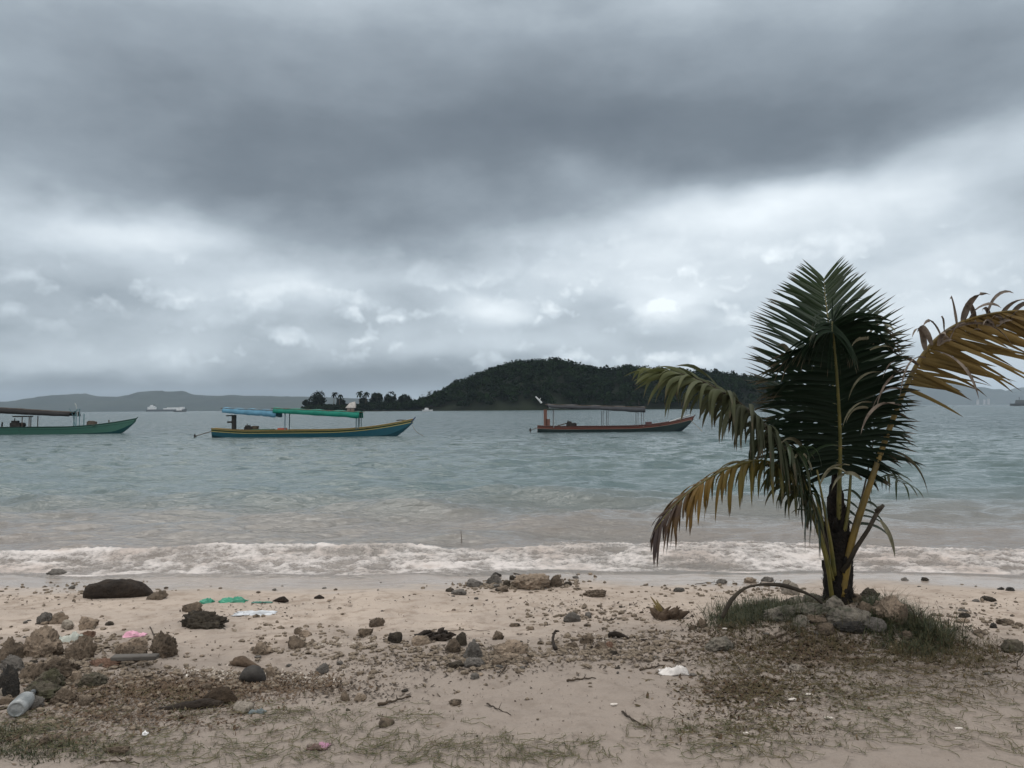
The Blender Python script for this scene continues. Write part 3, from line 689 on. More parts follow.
# short hanging fronds low in the heart
frond(palm, [P(833, 580, 6.2), P(824, 545, 6.1), P(812, 505, 6.0), P(800, 470, 5.92), P(790, 452, 5.86), P(782, 450, 5.8)], .014, GREEN, M_rach, 24, .40,
      lambda w: .42*(1-.2*w), lambda w: 60-20*w, 2.4, (-.5, -.3, 1), .028, seed=7, tear=.15, mess=.6, jit=.4)
frond(palm, [P(844, 575, 6.3), P(852, 530, 6.36), P(866, 492, 6.42), P(884, 476, 6.46), P(905, 484, 6.5)], .013, GREEN, M_rach_d, 12, .35,
      lambda w: .30*(1-.2*w), lambda w: 60-20*w, 1.6, (.5, .3, 1), .026, seed=8)
frond(palm, [P(834, 575, 6.35), P(818, 520, 6.5), P(806, 470, 6.62), P(800, 430, 6.7), P(802, 400, 6.75)], .013, SHADEG, M_rach_d, 20, .60,
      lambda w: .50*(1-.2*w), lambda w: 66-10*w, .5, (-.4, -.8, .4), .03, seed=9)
frond(palm, [P(841, 575, 6.35), P(856, 520, 6.45), P(868, 470, 6.55), P(874, 430, 6.6), P(872, 395, 6.6)], .013, SHADEG, M_rach_d, 20, .60,
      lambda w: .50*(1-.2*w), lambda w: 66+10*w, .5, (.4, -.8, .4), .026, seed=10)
st = MB(); st.tube([P(843, 572, 6.2)-org, P(856, 548, 6.15)-org, P(868, 530, 6.1)-org, P(880, 507, 6.06)-org], [.026, .018, .014, .017], 9, jit=.15)
st.tube([P(876, 512, 6.07)-org, P(884, 505, 6.05)-org], [.021, .014], 7, jit=.25); st.build('broken_stalk', M_rach_d, palm, True)
for (a, b, c_) in (((834, 575, 6.2), (830, 540, 6.1), (817, 470, 6.05)), ((838, 560, 6.25), (848, 510, 6.2), (852, 450, 6.2)), ((832, 570, 6.3), (824, 530, 6.3), (812, 480, 6.3))):
    sp = MB(); sp.tube([q-org for q in catmull([P(*a), P(*b), P(*c_)], 6)], [.022-.0013*i for i in range(13)], 6); sp.build('leaf_stalk', M_rach, palm, True)

# ---------------------------------------------------------------- rocks
def rock_mat(name, c1, c2, c3, rough=.92, moss=None):
    def f(k, b):
        o = objc(k); rn = k.n.new('ShaderNodeObjectInfo').outputs['Random']
        v = k.vec('ADD', pos(k), k.comb(rn, rn, rn))
        n1 = k.noise(v, 5, 6, .65); n2 = k.noise(v, 26, 5, .7); n3 = k.noise(v, 110, 3, .6)
        c = k.mix(k.maprange(n1, .38, .62), c1, c2); c = k.mix(k.maprange(n2, .5, .68), c, c3)
        c = k.mix(k.math('MULTIPLY', k.maprange(n3, .55, .75), .5), c, tuple(min(1, q*1.8) for q in c1))
        if moss: c = k.mix(k.math('MULTIPLY', k.maprange(k.noise(v, 9, 4, .7), .48, .6), .8), c, moss)
        k.put(b.inputs['Base Color'], c); b.inputs['Roughness'].default_value = rough
        bump(k, b, k.math('ADD', n2, k.math('MULTIPLY', n3, .35)), .9, .025)
    return mat(name, f)
RM = {'tan': rock_mat('rock_tan', (.31, .24, .18), (.19, .148, .11), (.07, .053, .04)),
      'pale': rock_mat('rock_pale', (.34, .30, .25), (.24, .205, .17), (.12, .10, .085)),
      'brown': rock_mat('rock_brown', (.17, .13, .095), (.10, .076, .056), (.032, .025, .019)),
      'dark': rock_mat('rock_dark', (.055, .045, .034), (.03, .025, .02), (.085, .07, .05)),
      'grey': rock_mat('rock_grey', (.16, .145, .13), (.10, .09, .08), (.05, .045, .04)),
      'moss': rock_mat('rock_mossy', (.125, .105, .08), (.085, .075, .055), (.04, .036, .026), moss=(.065, .063, .035)),
      'lichen': rock_mat('rock_lichen', (.22, .195, .16), (.14, .125, .105), (.06, .052, .043), moss=(.075, .078, .055)),
      'red': rock_mat('rock_red', (.20, .12, .085), (.14, .085, .06), (.07, .045, .035)),
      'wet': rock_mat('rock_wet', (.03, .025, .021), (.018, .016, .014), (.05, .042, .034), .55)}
def rock_geo(seed, sub=3, rough=.3, cuts=6, ridged=.10, holes=0.):
    bm = bmesh.new(); bmesh.ops.create_icosphere(bm, subdivisions=sub, radius=1)
    V = np.array([v.co[:] for v in bm.verts]); F = [tuple(v.index for v in f.verts) for f in bm.faces]; bm.free()
    rs = np.random.default_rng(seed); o = rs.uniform(0, 60, 3)
    V = V*(1+rough*fbm(V[:, 0]*1.1+o[0], V[:, 1]*1.1+o[1], V[:, 2]*1.1+o[2], 2))[:, None]
    for _ in range(cuts):
        d = rs.normal(size=3); d /= np.linalg.norm(d); h = rs.uniform(.5, .82); s = V @ d; V = V-np.outer(np.maximum(s-h, 0)*.88, d)
    q = V*2.6; V = V*(1+ridged*1.15*(fbm(q[:, 0]*.8+o[1], q[:, 1]*.8+o[2], q[:, 2]*.8+o[0], 4, .6, True)-.6)+ridged*.9*fbm(q[:, 0]*2.4, q[:, 1]*2.4+o[2], q[:, 2]*2.4, 3, .6))[:, None]
    if holes: n = fbm(V[:, 0]*3.2+o[2], V[:, 1]*3.2, V[:, 2]*3.2+o[0], 2); V = V*(1-holes*sst(.10, .35, n))[:, None]
    lo, hi = V.min(0), V.max(0); V = (V-(lo+hi)/2)/(hi-lo)
    return V, F
def rock(px, py, w, h, tone, label, name='rock', sub=4, depth=.75, rz=None, seed=None, sink=.38, ridged=.17, cuts=7, holes=0., rough=.3, group=None, cat='rock', tilt=0, lift=0.):
    seed = seed if seed is not None else int(px*13+py*7)
    p = at(px, py); sc = p.y/FPX; W, H = w*sc*.96, h*sc*(1.06+sink); D = W*depth
    V, F = rock_geo(seed, sub, rough, cuts, ridged, holes); V = V*np.array([W, D, H])
    if tilt: c, s = math.cos(tilt), math.sin(tilt); V = np.stack([V[:, 0]*c-V[:, 2]*s, V[:, 1], V[:, 0]*s+V[:, 2]*c], 1)
    V[:, 2] -= V[:, 2].min(); V[:, 2] -= H*sink
    o = mesh_obj(name, V, F, RM[tone]); cy = p.y+D*.38
    o.location = (p.x*cy/p.y, cy, float(gz(p.x*cy/p.y, cy))+lift)
    o.rotation_euler = (0, 0, rz or 0)
    return tag(o, label, cat, group)
MOUND = [(800, 628, 22, 12, 'lichen', 'grey rock lying low in the grass in front of the slanting slab'), (826, 636, 20, 10, 'brown', 'brown rock at the foot of the broad overhanging rock'),
 (874, 634, 24, 14, 'grey', 'grey rock between the black recess and the pale tan boulder'), (855, 603, 16, 11, 'brown', 'brown rock close against the palm trunk'),
 (812, 604, 18, 12, 'lichen', 'pale knobbly rock just left of the palm trunk'), (768, 610, 22, 13, 'lichen', 'pale grey rock half hidden behind the grass tuft'), (907, 640, 18, 9, 'brown', 'brown rock sunk in the dark grass below the rough slab')]
BIG = [  # px, py(base), w, h, tone, label, kwargs
 (58, 577, 22, 8, 'grey', 'pale grey rock washed by the foam at the waterline, left of a dark one', {}),
 (71, 574, 20, 8, 'wet', 'dark wet rock touching the pale grey one at the waterline', {}),
 (100, 577, 16, 5, 'grey', 'flat grey stone at the waterline just above the black log', {}),
 (7, 573, 13, 4, 'grey', 'flat grey stone by the waterline at the frame edge', {}),
 (157, 600, 21, 9, 'brown', 'low brown rock beside the end of the black log', {}),
 (89, 629, 20, 14, 'tan', 'rounded tan rock standing alone above the pile', {}),
 (110, 626, 10, 5, 'dark', 'small dark pointed stone beside the rounded tan rock', {}),
 (88, 638, 15, 8, 'red', 'small reddish stone under the rounded tan rock', {}),
 (40, 657, 46, 30, 'tan', 'big slanting tan boulder on top of the rock pile', dict(tilt=.25, seed=5)),
 (58, 624, 20, 12, 'tan', 'tan slab leaning behind the big slanting boulder', dict(tilt=.3)),
 (45, 624, 17, 13, 'grey', 'grey rock leaning against the tan slab at the back of the pile', {}),
 (68, 628, 14, 9, 'pale', 'pale sandy stone between the tan slab and the rounded tan rock', {}),
 (82, 660, 33, 25, 'brown', 'olive brown angular boulder right of the big slanting one', dict(seed=22)),
 (9, 663, 26, 28, 'brown', 'dark brown boulder cut by the frame edge at the back of the pile', {}),
 (14, 672, 30, 18, 'grey', 'greyish boulder below the dark brown one at the frame edge', {}),
 (124, 655, 18, 14, 'tan', 'tan boulder under the pink plastic scrap', {}),
 (136, 649, 20, 12, 'tan', 'light brown boulder between the pink scrap and the craggy dark rock', {}),
 (134, 663, 29, 17, 'brown', 'brown boulder resting on the black plank', {}),
 (163, 658, 29, 28, 'brown', 'craggy dark boulder with pale pitted face beside the plank', dict(holes=.2, ridged=.2)),
 (60, 678, 42, 20, 'brown', 'craggy brown rock in the middle of the pile', dict(holes=.15, ridged=.2)),
 (48, 690, 44, 20, 'moss', 'craggy olive coral rock low in the pile', dict(holes=.2, ridged=.2)),
 (33, 682, 26, 18, 'brown', 'jagged brown rock wedged left of the craggy olive coral rock', dict(ridged=.2)),
 (92, 688, 32, 15, 'moss', 'mossy grey slab below the black plank end of the pile', {}),
 (76, 683, 12, 13, 'tan', 'knuckle shaped tan coral lump in the pile', dict(holes=.2)),
 (104, 668, 34, 9, 'red', 'flat reddish slab left of the black plank', dict(depth=.5)),
 (9, 697, 24, 34, 'wet', 'black boulder at the frame edge in front of the pile', {}),
 (3, 697, 12, 12, 'pale', 'pale round cobble against the black boulder', {}),
 (45, 702, 46, 18, 'moss', 'olive topped black rock in front of the pile', dict(ridged=.16)),
 (66, 704, 34, 15, 'brown', 'dark ragged rock beside the olive topped one', dict(ridged=.2, holes=.15)),
 (30, 710, 26, 15, 'grey', 'rounded blue grey cobble next to the plastic jug', dict(cuts=2)),
 (86, 706, 18, 9, 'brown', 'low brown stone at the front end of the pile', {}),
 (8, 705, 16, 8, 'brown', 'low dull stone tucked behind the plastic jug', {}),
 (117, 755, 28, 9, 'brown', 'flat brown rock lying near the lower frame edge', dict(depth=.5)),
 (203, 629, 49, 19, 'dark', 'long dark craggy rock lying alone on clean sand', dict(ridged=.18, depth=.5, holes=.12, seed=31)),
 (192, 612, 23, 10, 'brown', 'low brown rock just behind the long dark craggy one', {}),
 (261, 655, 26, 13, 'tan', 'crumbly tan rock on open sand behind the coconut', dict(ridged=.2, holes=.15)),
 (296, 649, 20, 13, 'brown', 'rounded brown rock in the loose trio', {}),
 (298, 634, 9, 7, 'brown', 'small dark rock on top corner of the loose trio', {}),
 (305, 637, 14, 7, 'tan', 'flat tan rock of the loose trio', {}),
 (271, 677, 12, 12, 'tan', 'tan sandy lump just beside the coconut', {}),
 (377, 627, 17, 10, 'brown', 'blocky brown rock on open sand near the middle', dict(cuts=9)),
 (366, 636, 16, 9, 'brown', 'peaked brown rock just in front of the blocky one', dict(ridged=.2)),
 (395, 643, 16, 11, 'dark', 'dark triangular rock left of the charred husk', dict(cuts=9)),
 (422, 645, 22, 9, 'tan', 'tan flat rock in front of the charred husk', {}),
 (453, 653, 17, 15, 'brown', 'reddish brown upright rock beside the charred husk', {}),
 (461, 645, 13, 14, 'dark', 'dark hooded rock behind the grey pyramid rock', {}),
 (473, 660, 24, 22, 'grey', 'grey pyramid shaped rock in the middle heap', dict(cuts=9, seed=12)),
 (474, 668, 24, 9, 'grey', 'dark grey slab under the pyramid rock', {}),
 (511, 656, 38, 17, 'tan', 'large crumbly tan rock with a pointed end in the middle heap', dict(ridged=.2, depth=.6)),
 (510, 661, 20, 8, 'tan', 'smooth oval stone in front of the crumbly tan rock', dict(cuts=2)),
 (500, 666, 20, 8, 'brown', 'brown flat stone below the smooth oval stone', {}),
 (498, 640, 13, 9, 'brown', 'small blocky pair stone behind the crumbly tan rock', dict(cuts=9)),
 (456, 669, 17, 7, 'dark', 'dark flat stone at the near side of the middle heap', {}),
 (475, 687-8, 10, 6, 'grey', 'rounded grey pebble in front of the middle heap', dict(cuts=1)),
 (528, 663, 11, 6, 'brown', 'small brown rock just past the crumbly tan rock', {}),
 (531, 590, 42, 16, 'tan', 'largest tan coral rock of the heap at the waterline', dict(ridged=.2, holes=.15, seed=3)),
 (553, 587, 20, 13, 'brown', 'brown pitted rock at the end of the waterline heap', dict(holes=.2, ridged=.2)),
 (475, 587, 20, 8, 'grey', 'grey rock at the near end of the waterline heap', {}),
 (494, 584, 18, 10, 'grey', 'grey peaked rock in the waterline heap', {}),
 (497, 577, 10, 5, 'wet', 'small wet black rock at the back of the waterline heap', {}),
 (507, 587, 8, 7, 'dark', 'round dark rock in the middle of the waterline heap', {}),
 (513, 580, 8, 5, 'dark', 'little dark rock under the stick at the waterline heap', {}),
 (502, 592, 14, 6, 'brown', 'low brown stone in front of the waterline heap', {}),
 (568, 586, 9, 5, 'dark', 'dark stone just past the end of the waterline heap', {}),
 (459, 595, 17, 6, 'grey', 'smooth grey stone in front of the waterline heap', dict(cuts=2)),
 (450, 592, 10, 4, 'dark', 'thin dark stone beside the smooth grey stone', {}),
 (594, 597, 27, 7, 'brown', 'long crumbly brown rock past the waterline heap', dict(ridged=.2)),
 (571, 622, 20, 11, 'grey', 'grey wedge shaped stone on open sand', dict(cuts=9)),
 (588, 618, 8, 6, 'grey', 'small pointed stone next to the grey wedge', {}),
 (515, 627, 12, 4, 'brown', 'flat brown stone alone on the smooth middle sand', {}),
 (531, 630, 7, 4, 'tan', 'pale pebble beside the flat brown stone', {}),
 (587, 644, 16, 9, 'brown', 'jagged brown rock in front of the grey wedge', dict(ridged=.2)),
 (573, 648, 12, 6, 'brown', 'little brown peak left of the jagged rock', {}),
 (601, 651, 16, 9, 'brown', 'brown lump touching the red rock', {}),
 (610, 648, 10, 7, 'red', 'square dark red rock beside the brown lump', dict(cuts=9)),
 (614, 655, 8, 5, 'dark', 'small black stone below the red rock', {}),
 (679, 592, 13, 4, 'grey', 'flat grey stone alone near the water, under the yellow frond tip', {}),
 (722, 584, 12, 5, 'grey', 'small grey rock at the waterline left of the arched stalk', {}),
 (750, 583, 14, 6, 'tan', 'crumbly tan rock at the waterline behind the arched stalk', {}),
 (768, 582, 14, 5, 'grey', 'flat grey rock between the crumbly one and the pale block', {}),
 (791, 595, 20, 16, 'pale', 'pale upright block behind the arched stalk', {}),
 (720, 652, 31, 13, 'lichen', 'smooth grey white slab at the edge of the weedy ground', dict(cuts=4)),
 (796, 671, 16, 6, 'pale', 'flat white stone in the leaf litter in front of the palm', {}),
 (702, 628, 12, 9, 'brown', 'brown lump at the edge of the palm weeds', {}),
 (693, 630, 10, 6, 'brown', 'small brown clod beside the brown lump', {}),
 (795, 608, 36, 12, 'lichen', 'pale mossy boulder behind the slanting slab at the palm', dict()),
 (782, 622, 38, 16, 'lichen', 'greenish grey boulder with a rounded end beside the grass tuft', dict(tilt=.2)),
 (808, 618, 48, 15, 'lichen', 'long slanting slab of grey rock leading up to the palm', dict(tilt=.30, depth=.4)),
 (822, 603, 20, 9, 'grey', 'grey rock tucked left of the palm trunk', {}),
 (836, 613, 24, 15, 'lichen', 'rounded grey rock directly in front of the palm trunk', dict(cuts=4)),
 (849, 628, 48, 17, 'lichen', 'broad overhanging grey rock at the front of the palm mound', dict(depth=.5, seed=9)),
 (850, 634, 40, 11, 'wet', 'recessed rock under the broad overhanging one, blackened for the shade there', dict(depth=.4)),  # near-black tone puts the shade below the overhang into colour
 (867, 602, 28, 15, 'dark', 'dark rounded rock right of the palm trunk', dict(cuts=3)),
 (864, 614, 20, 12, 'brown', 'brown rock under the dark rounded one', {}),
 (871, 604, 9, 8, 'grey', 'small bluish stone wedged beside the dark rounded rock', {}),
 (889, 624, 36, 26, 'tan', 'pale tan boulder with hollow at the outer side of the palm mound', dict(holes=.12, seed=41)),
 (901, 627, 11, 26, 'brown', 'rough dark brown slab leaning on the pale tan boulder', dict(depth=1.5, tilt=-.3)),
 (816, 626, 24, 8, 'brown', 'brown rock half covered by grass under the slanting slab', {}),
 (905, 581, 9, 4, 'grey', 'small grey stone on wet sand right of the palm', {}),
 (925, 581, 8, 4, 'dark', 'small dark stone on wet sand, twin of the grey one', {}),
 (1010, 591, 10, 4, 'wet', 'dark wet stone close to the frame edge on wet sand', {}),
 (1001, 590, 8, 3, 'wet', 'flat dark stone touching the wet one near the frame edge', {}),
 (988, 601, 17, 5, 'dark', 'dark stone with weed on it on the right sand', {}),
 (976, 602, 9, 3, 'grey', 'small grey stone beside the weedy dark one', {}),
 (963, 612, 11, 3, 'grey', 'grey flat stone on the right sand above a dark one', {}),
 (965, 618, 13, 5, 'dark', 'dark peaked stone on the right sand', {}),
 (932, 622, 18, 4, 'tan', 'tan flat stone behind the tall grass', {}),
 (963, 623, 15, 4, 'tan', 'tan flat stone below the dark peaked one', {}),
 (1004, 625, 18, 6, 'brown', 'brown rock next to the black stick end on the right sand', {}),
 (993, 628, 8, 6, 'wet', 'black stone at the end of the brown rock on the right sand', {}),
 (1019, 627, 10, 5, 'brown', 'brown stone at the right frame edge', {}),
 (980, 635, 16, 5, 'brown', 'dark flat stone behind the dry weeds', {}),
 (1013, 653, 22, 12, 'moss', 'domed dark mossy rock at the right frame edge', dict(cuts=3)),
]
for px, py, w, h, tone, lab, kw in BIG:
    rock(px, py, w, h, tone, lab, sub=5 if w > 26 else 4, **kw)
for px, py, w, h, tone, lab in MOUND: rock(px, py, w, h, tone, lab, sub=4)
# small loose stones: copies of nine shapes
protos = {}
for j in range(9):
    for tone in ('brown', 'dark', 'tan', 'grey'):
        V, F = rock_geo(500+j, 3, .35, 5, .2); me = bpy.data.meshes.new('stone'); me.from_pydata(V.tolist(), [], F); me.materials.append(RM[tone])
        me.polygons.foreach_set('use_smooth', [True]*len(me.polygons)); protos[j, tone] = me
ZONES = [((0, 160), (585, 720), 44, (4, 13), 'small stone lying among the big rocks of the pile', 'small stones around the rock pile'),
         ((160, 460), (582, 640), 40, (2.5, 8), 'small stone scattered on the clean sand between the pile and the charred husk', 'small stones on the clean sand'),
         ((160, 440), (640, 720), 36, (3, 9), 'small stone scattered on the littered sand around the coconut', 'small stones on the littered sand'),
         ((440, 560), (640, 676), 26, (4, 12), 'small rubble stone around the middle heap', 'rubble stones of the middle heap'),
         ((440, 700), (584, 640), 36, (2.5, 7), 'small stone on the sand between the waterline heap and the middle heap', 'small stones below the waterline heap'),
         ((560, 720), (640, 690), 32, (3, 10), 'small stone in the grey gravelly patch by the white bag', 'small stones of the gravelly patch'),
         ((900, 1024), (585, 680), 26, (2.5, 8), 'small stone on the sand to the right of the palm mound', 'small stones right of the palm'),
         ((460, 600), (574, 592), 20, (4, 10), 'small wet stone in the waterline heap', 'small stones of the waterline heap'),
         ((760, 910), (600, 640), 22, (5, 13), 'small stone packed between the rocks of the palm mound', 'small stones of the palm mound')]
for (x0, x1), (y0, y1), n, (s0, s1), lab, grp in ZONES:
    for _ in range(n):
        px, py = random.uniform(x0, x1), random.uniform(y0, y1)
        if 'pile' in lab and 'clean' not in lab: px = x0+(x1-x0)*random.random()**1.4; py = random.gauss(665, 34); py = min(max(py, 588), 722)
        if 'middle heap' in grp: px = random.gauss(492, 28); py = random.gauss(660, 9)
        w = (s0+(s1-s0)*random.random()**2.8)*.85; p = at(px, py); sc = p.y/FPX
        o = bpy.data.objects.new('stone', protos[random.randrange(9), random.choice(('brown', 'brown', 'dark', 'tan', 'grey', 'grey'))]); COL.objects.link(o)
        W = w*sc; H = W*random.uniform(.35, .65); o.scale = (W, W*random.uniform(.6, 1), H); o.rotation_euler = (0, 0, random.uniform(0, 6.28))
        o.location = (p.x, p.y, p.z+H*.18); tag(o, lab, 'stone', grp)
# ---------------------------------------------------------------- moored longboats
def paint(name, c, rough=.55, wear=.5):
    def f(k, b):
        v = objc(k); n = k.noise(v, 3.5, 6, .7); n2 = k.noise(k.vec('MULTIPLY', v, (.6, 1, 5)), 7, 4, .7)
        cc = k.mix(k.math('MULTIPLY', k.maprange(n, .5, .72), wear), c, tuple(q*.45+.02 for q in c))
        cc = k.mix(k.math('MULTIPLY', k.maprange(n2, .56, .7), wear*.7), cc, (.12, .10, .08))
        k.put(b.inputs['Base Color'], cc); b.inputs['Roughness'].default_value = rough
    return mat(name, f)
def longboat(label, x0, x1, Yb, py_water, hull_cols, canopies, posts, H=.50, bow=1.22, stern=.62, beam=1.25, bowpx=None, extras=None, name='longboat', group='wooden longboats moored off the beach', rot=0.0, hidex=None):
    """local x runs from stern (0) to bow (L); z=0 is the waterline. x0,x1: pixel of stern and bow tip."""
    A = on(x0, py_water); Yb = Yb; sc = Yb/FPX
    L = (x1-x0)*sc; ox = (x0-512)*sc
    e = tag(empty(name, (ox, Yb, 0), rot), label, 'boat', group)
    n = 44; rows = []; V = []; F = []; MI = []
    # hull section: keel, chine, waterline, stripe edges, gunwale, inner
    secs = []
    for i in range(n+1):
        t = i/n; x = L*t
        hb = beam/2*(min(1, .55+t*1.6) if t < .28 else (1 if t < .55 else max(.02, 1-((t-.55)/.45)**2.0)))
        zt = H+(stern-H)*max(0, 1-t/.18)**1.5+(bow-H)*max(0, (t-.52)/.48)**2.2
        zk = -.32+(.30)*max(0, 1-t/.10)+(bow+.32-.25)*max(0, (t-.86)/.14)**1.6
        zk = min(zk, zt-.12)
        rake = .55*max(0, (t-.86)/.14)   # stem leans forward
        z2 = zt-.05; z1 = zt-.22 if zt-.22 > zk else (zt+zk)/2; zc = zk+(z1-zk)*.45
        pts = [(0, zk), (hb*.42, zk+.03*(1-t)), (hb*.80, zc), (hb*.93, z1), (hb*.95, z1+.045), (hb*.99, z2-.02), (hb*1.0, z2), (hb*1.02, zt), (hb*1.02-.05, zt), (hb*.90, zt-.12), (hb*.55, max(zk+.06, zt-.30)), (0, max(zk+.06, zt-.32))]
        secs.append([(x, y, z) for y, z in pts])
    m = len(secs[0]); mt = [1, 1, 0, 2, 3, 2, 4, 4, 5, 5, 5]   # material per strip
    for s in (1, -1):
        b = len(V)
        for sec in secs: V += [(x, -y*s, z) for x, y, z in sec]
        for i in range(n):
            for j in range(m-1):
                q = (b+i*m+j, b+(i+1)*m+j, b+(i+1)*m+j+1, b+i*m+j+1); F.append(q if s > 0 else q[::-1]); MI.append(mt[j])
        F.append(tuple(b+j for j in range(m))); MI.append(3)
    mats = [paint(label[:8]+'_hull_%d' % i, c) for i, c in enumerate(hull_cols)]
    mesh_obj('hull', V, F, mats, e, False, MI)
    zt = lambda x: H+(stern-H)*max(0, 1-x/L/.18)**1.5+(bow-H)*max(0, (x/L-.52)/.48)**2.2
    g = MB(); d = [(secs[i][7][0]) for i in range(n+1)]
    for s in (1, -1): g.tube([(q[7][0], -q[7][1]*s, q[7][2]+.015) for q in secs], .028, 6)
    g.build('gunwale', mats[4], e, True)
    k = MB(); k.tube([(L*.985, 0, bow-.35), (L*1.0, 0, bow-.05), (L*1.012, 0, bow+.14)], [.05, .05, .03], 6); k.build('stem_post', mats[4] if not extras or 'stem' not in extras else paint('stem', extras['stem']), e)
    dk = MB()
    for i in range(2, n-3):
        q = secs[i]; r_ = secs[i+1]; z = q[7][2]-.16; z2 = r_[7][2]-.16
        dk.add([(q[7][0], q[8][1]*.97, z), (q[7][0], -q[8][1]*.97, z), (r_[7][0], -r_[8][1]*.97, z2), (r_[7][0], r_[8][1]*.97, z2)], [(0, 1, 2, 3)])
    dk.build('deck', mats[5], e)
    for i in range(5):
        x = L*(.30+.12*i); th = MB(); th.box((x, 0, zt(x)-.06), (.22, beam*.9, .035)); th.build('thwart', mats[5], e)
    X = lambda px: (px-x0)*sc
    Zp = lambda px, py: float(P(px, py, Yb).z)
    for (a, b, ta, tb, la, lb, c, nm) in canopies:     # left/right px, top px at both ends, lower edge px at both ends
        x_a, x_b = X(a), X(b); V = []; F = []; nn = 22; hw = beam*.62; mmat = plain(nm, c, tuple(q*.75 for q in c), 2.2, .7, .3)
        for i in range(nn+1):
            t = i/nn; x = x_a+(x_b-x_a)*t; sag = .055*abs(math.sin(t*math.pi*4))+.03*float(perlin(t*6, a, 1))
            zt_ = Zp(a, ta)*(1-t)+Zp(b, tb)*t-sag; zl = Zp(a, la)*(1-t)+Zp(b, lb)*t-.10*float(perlin(t*9, b, 5))
            for y, z in ((-hw-.04, zl), (-hw, zl+(zt_-zl)*.55), (-hw*.75, zt_-.03), (-hw*.3, zt_), (hw*.3, zt_), (hw*.75, zt_-.03), (hw, zl+(zt_-zl)*.55), (hw+.04, zl)): V.append((x, y, z))
        for i in range(nn):
            for j in range(7): F.append((i*8+j, (i+1)*8+j, (i+1)*8+j+1, i*8+j+1))
        o = mesh_obj('canopy', V, F, mmat, e, True); sm = o.modifiers.new('t', 'SOLIDIFY'); sm.thickness = .03
        cf = MB()
        for s in (-1, 1): cf.tube([(x_a-.15, s*hw*.8, Zp(a, ta)-.07), (x_b+.1, s*hw*.8, Zp(b, tb)-.07)], .022, 5)
        for t in (0, .25, .5, .75, 1): x = x_a+(x_b-x_a)*t; z = Zp(a, ta)*(1-t)+Zp(b, tb)*t-.09; cf.tube([(x, -hw*.85, z), (x, hw*.85, z)], .02, 5)
        cf.build('canopy_frame', M_wood, e)
    for (a, pt, w, c) in posts:
        for s in (-1, 1):
            p_ = MB(); x = X(a); p_.tube([(x, s*beam*.44, zt(x)-.1), (x+.02, s*beam*.44, Zp(a, pt))], w, 6); p_.build('post', paint('post', c) if c else M_wood, e)
    return e, X, Zp, zt, L, beam
M_wood = plain('weathered_wood', (.14, .11, .085), (.07, .055, .045), 4, .9)
M_iron = plain('dark_iron', (.02, .02, .02), (.04, .035, .03), 9, .6)
M_rope = plain('rope', (.25, .22, .17), None, 9, .9)
def engine(e, x, z, s=1., name='engine', y=0.):
    m = MB(); m.box((x, y, z+.18*s), (.75*s, .42*s, .36*s)); m.box((x-.1*s, y, z+.42*s), (.42*s, .3*s, .16*s)); m.tube([(x+.42*s, y-.12*s, z+.2*s), (x+.42*s, y+.12*s, z+.2*s)], .17*s, 12)
    m.tube([(x-.2*s, y+.1, z+.4*s), (x-.2*s, y+.1, z+.66*s)], .04*s, 6); o = m.build(name, M_iron, e); bv = o.modifiers.new('b', 'BEVEL'); bv.width = .03; return o
def longtail(e, L0, dx, dz, z0):
    m = MB(); m.tube([(L0+.5, 0, z0+.05), (L0, 0, z0), (L0-dx, 0, dz)], [.035, .03, .025], 6); o = m.build('propeller_shaft', M_wood, e)
    p = MB()
    for k in range(3):
        a = k*2.094; p.tube([(L0-dx, 0, dz), (L0-dx-.02, math.cos(a)*.09, dz+math.sin(a)*.09), (L0-dx+.03, math.cos(a)*.19, dz+math.sin(a)*.19)], [.03, .06, .02], 5)
    p.tube([(L0-dx-.08, 0, dz), (L0-dx+.10, 0, dz)], .05, 6); p.build('propeller', M_iron, o)

# blue and green boat
b2, X, Zp, zt, L, bm_ = longboat('blue wooden longboat with yellow rail under a blue and a green tarp, stern shaft raised', 213, 413, 55.5, 437,
    [(.010, .075, .105), (.008, .05, .07), (.42, .36, .13), (.018, .034, .016), (.24, .17, .06), (.16, .12, .07)],
    [(226, 279, 407.2, 409.5, 412.6, 417.2, (.10, .25, .36), 'tarp_blue'), (276, 361, 407.2, 411.0, 412.6, 418.0, (.005, .17, .12), 'tarp_green')],
    [(287, 413, .035, (.12, .18, .22)), (357.5, 414, .035, (.08, .14, .16)), (359.5, 414, .03, (.08, .14, .16))], H=.50, bow=1.20, stern=.66, extras={'stem': (.03, .05, .12)})
m = MB(); x = X(235); m.box((x, -.2, zt(x)+.50), (.22, .35, 1.1)); m.box((x-.25, -.2, zt(x)+.55), (.35, .3, .12)); m.box((x-.2, -.2, zt(x)+1.0), (.55, .5, .08)); m.build('control_stand', M_iron, b2)
engine(b2, X(249), zt(X(249))-.05, .8)
m = MB(); x = X(263); m.box((x, 0, zt(x)+.03), (1.4, .9, .10)); m.build('cover_board', paint('board', (.03, .13, .08)), b2)
m = MB(); x = X(283); m.box((x, -.15, zt(x)+.06), (.55, .5, .16)); m.build('fuel_crate', paint('crate_red', (.5, .09, .05)), b2)
m = MB(); x = X(252); m.box((x+.2, .05, zt(x)+.16), (.4, .4, .28)); m.build('engine_cover', plain('sack', (.12, .09, .06)), b2)
longtail(b2, .1, 1.35, .12, .50)
m = MB(); m.tube([(.75, 0, .3), (.78, 0, -.02), (.95, 0, -.12)], [.035, .05, .06], 6); m.build('rudder_post', M_iron, b2)
m = MB(); m.tube([(L-.5, .1, 1.1), (L-.9, .1, 1.14), (L-1.2, .1, 1.1)], [.05, .04, .04], 5); m.build('bow_cleat', M_iron, b2)
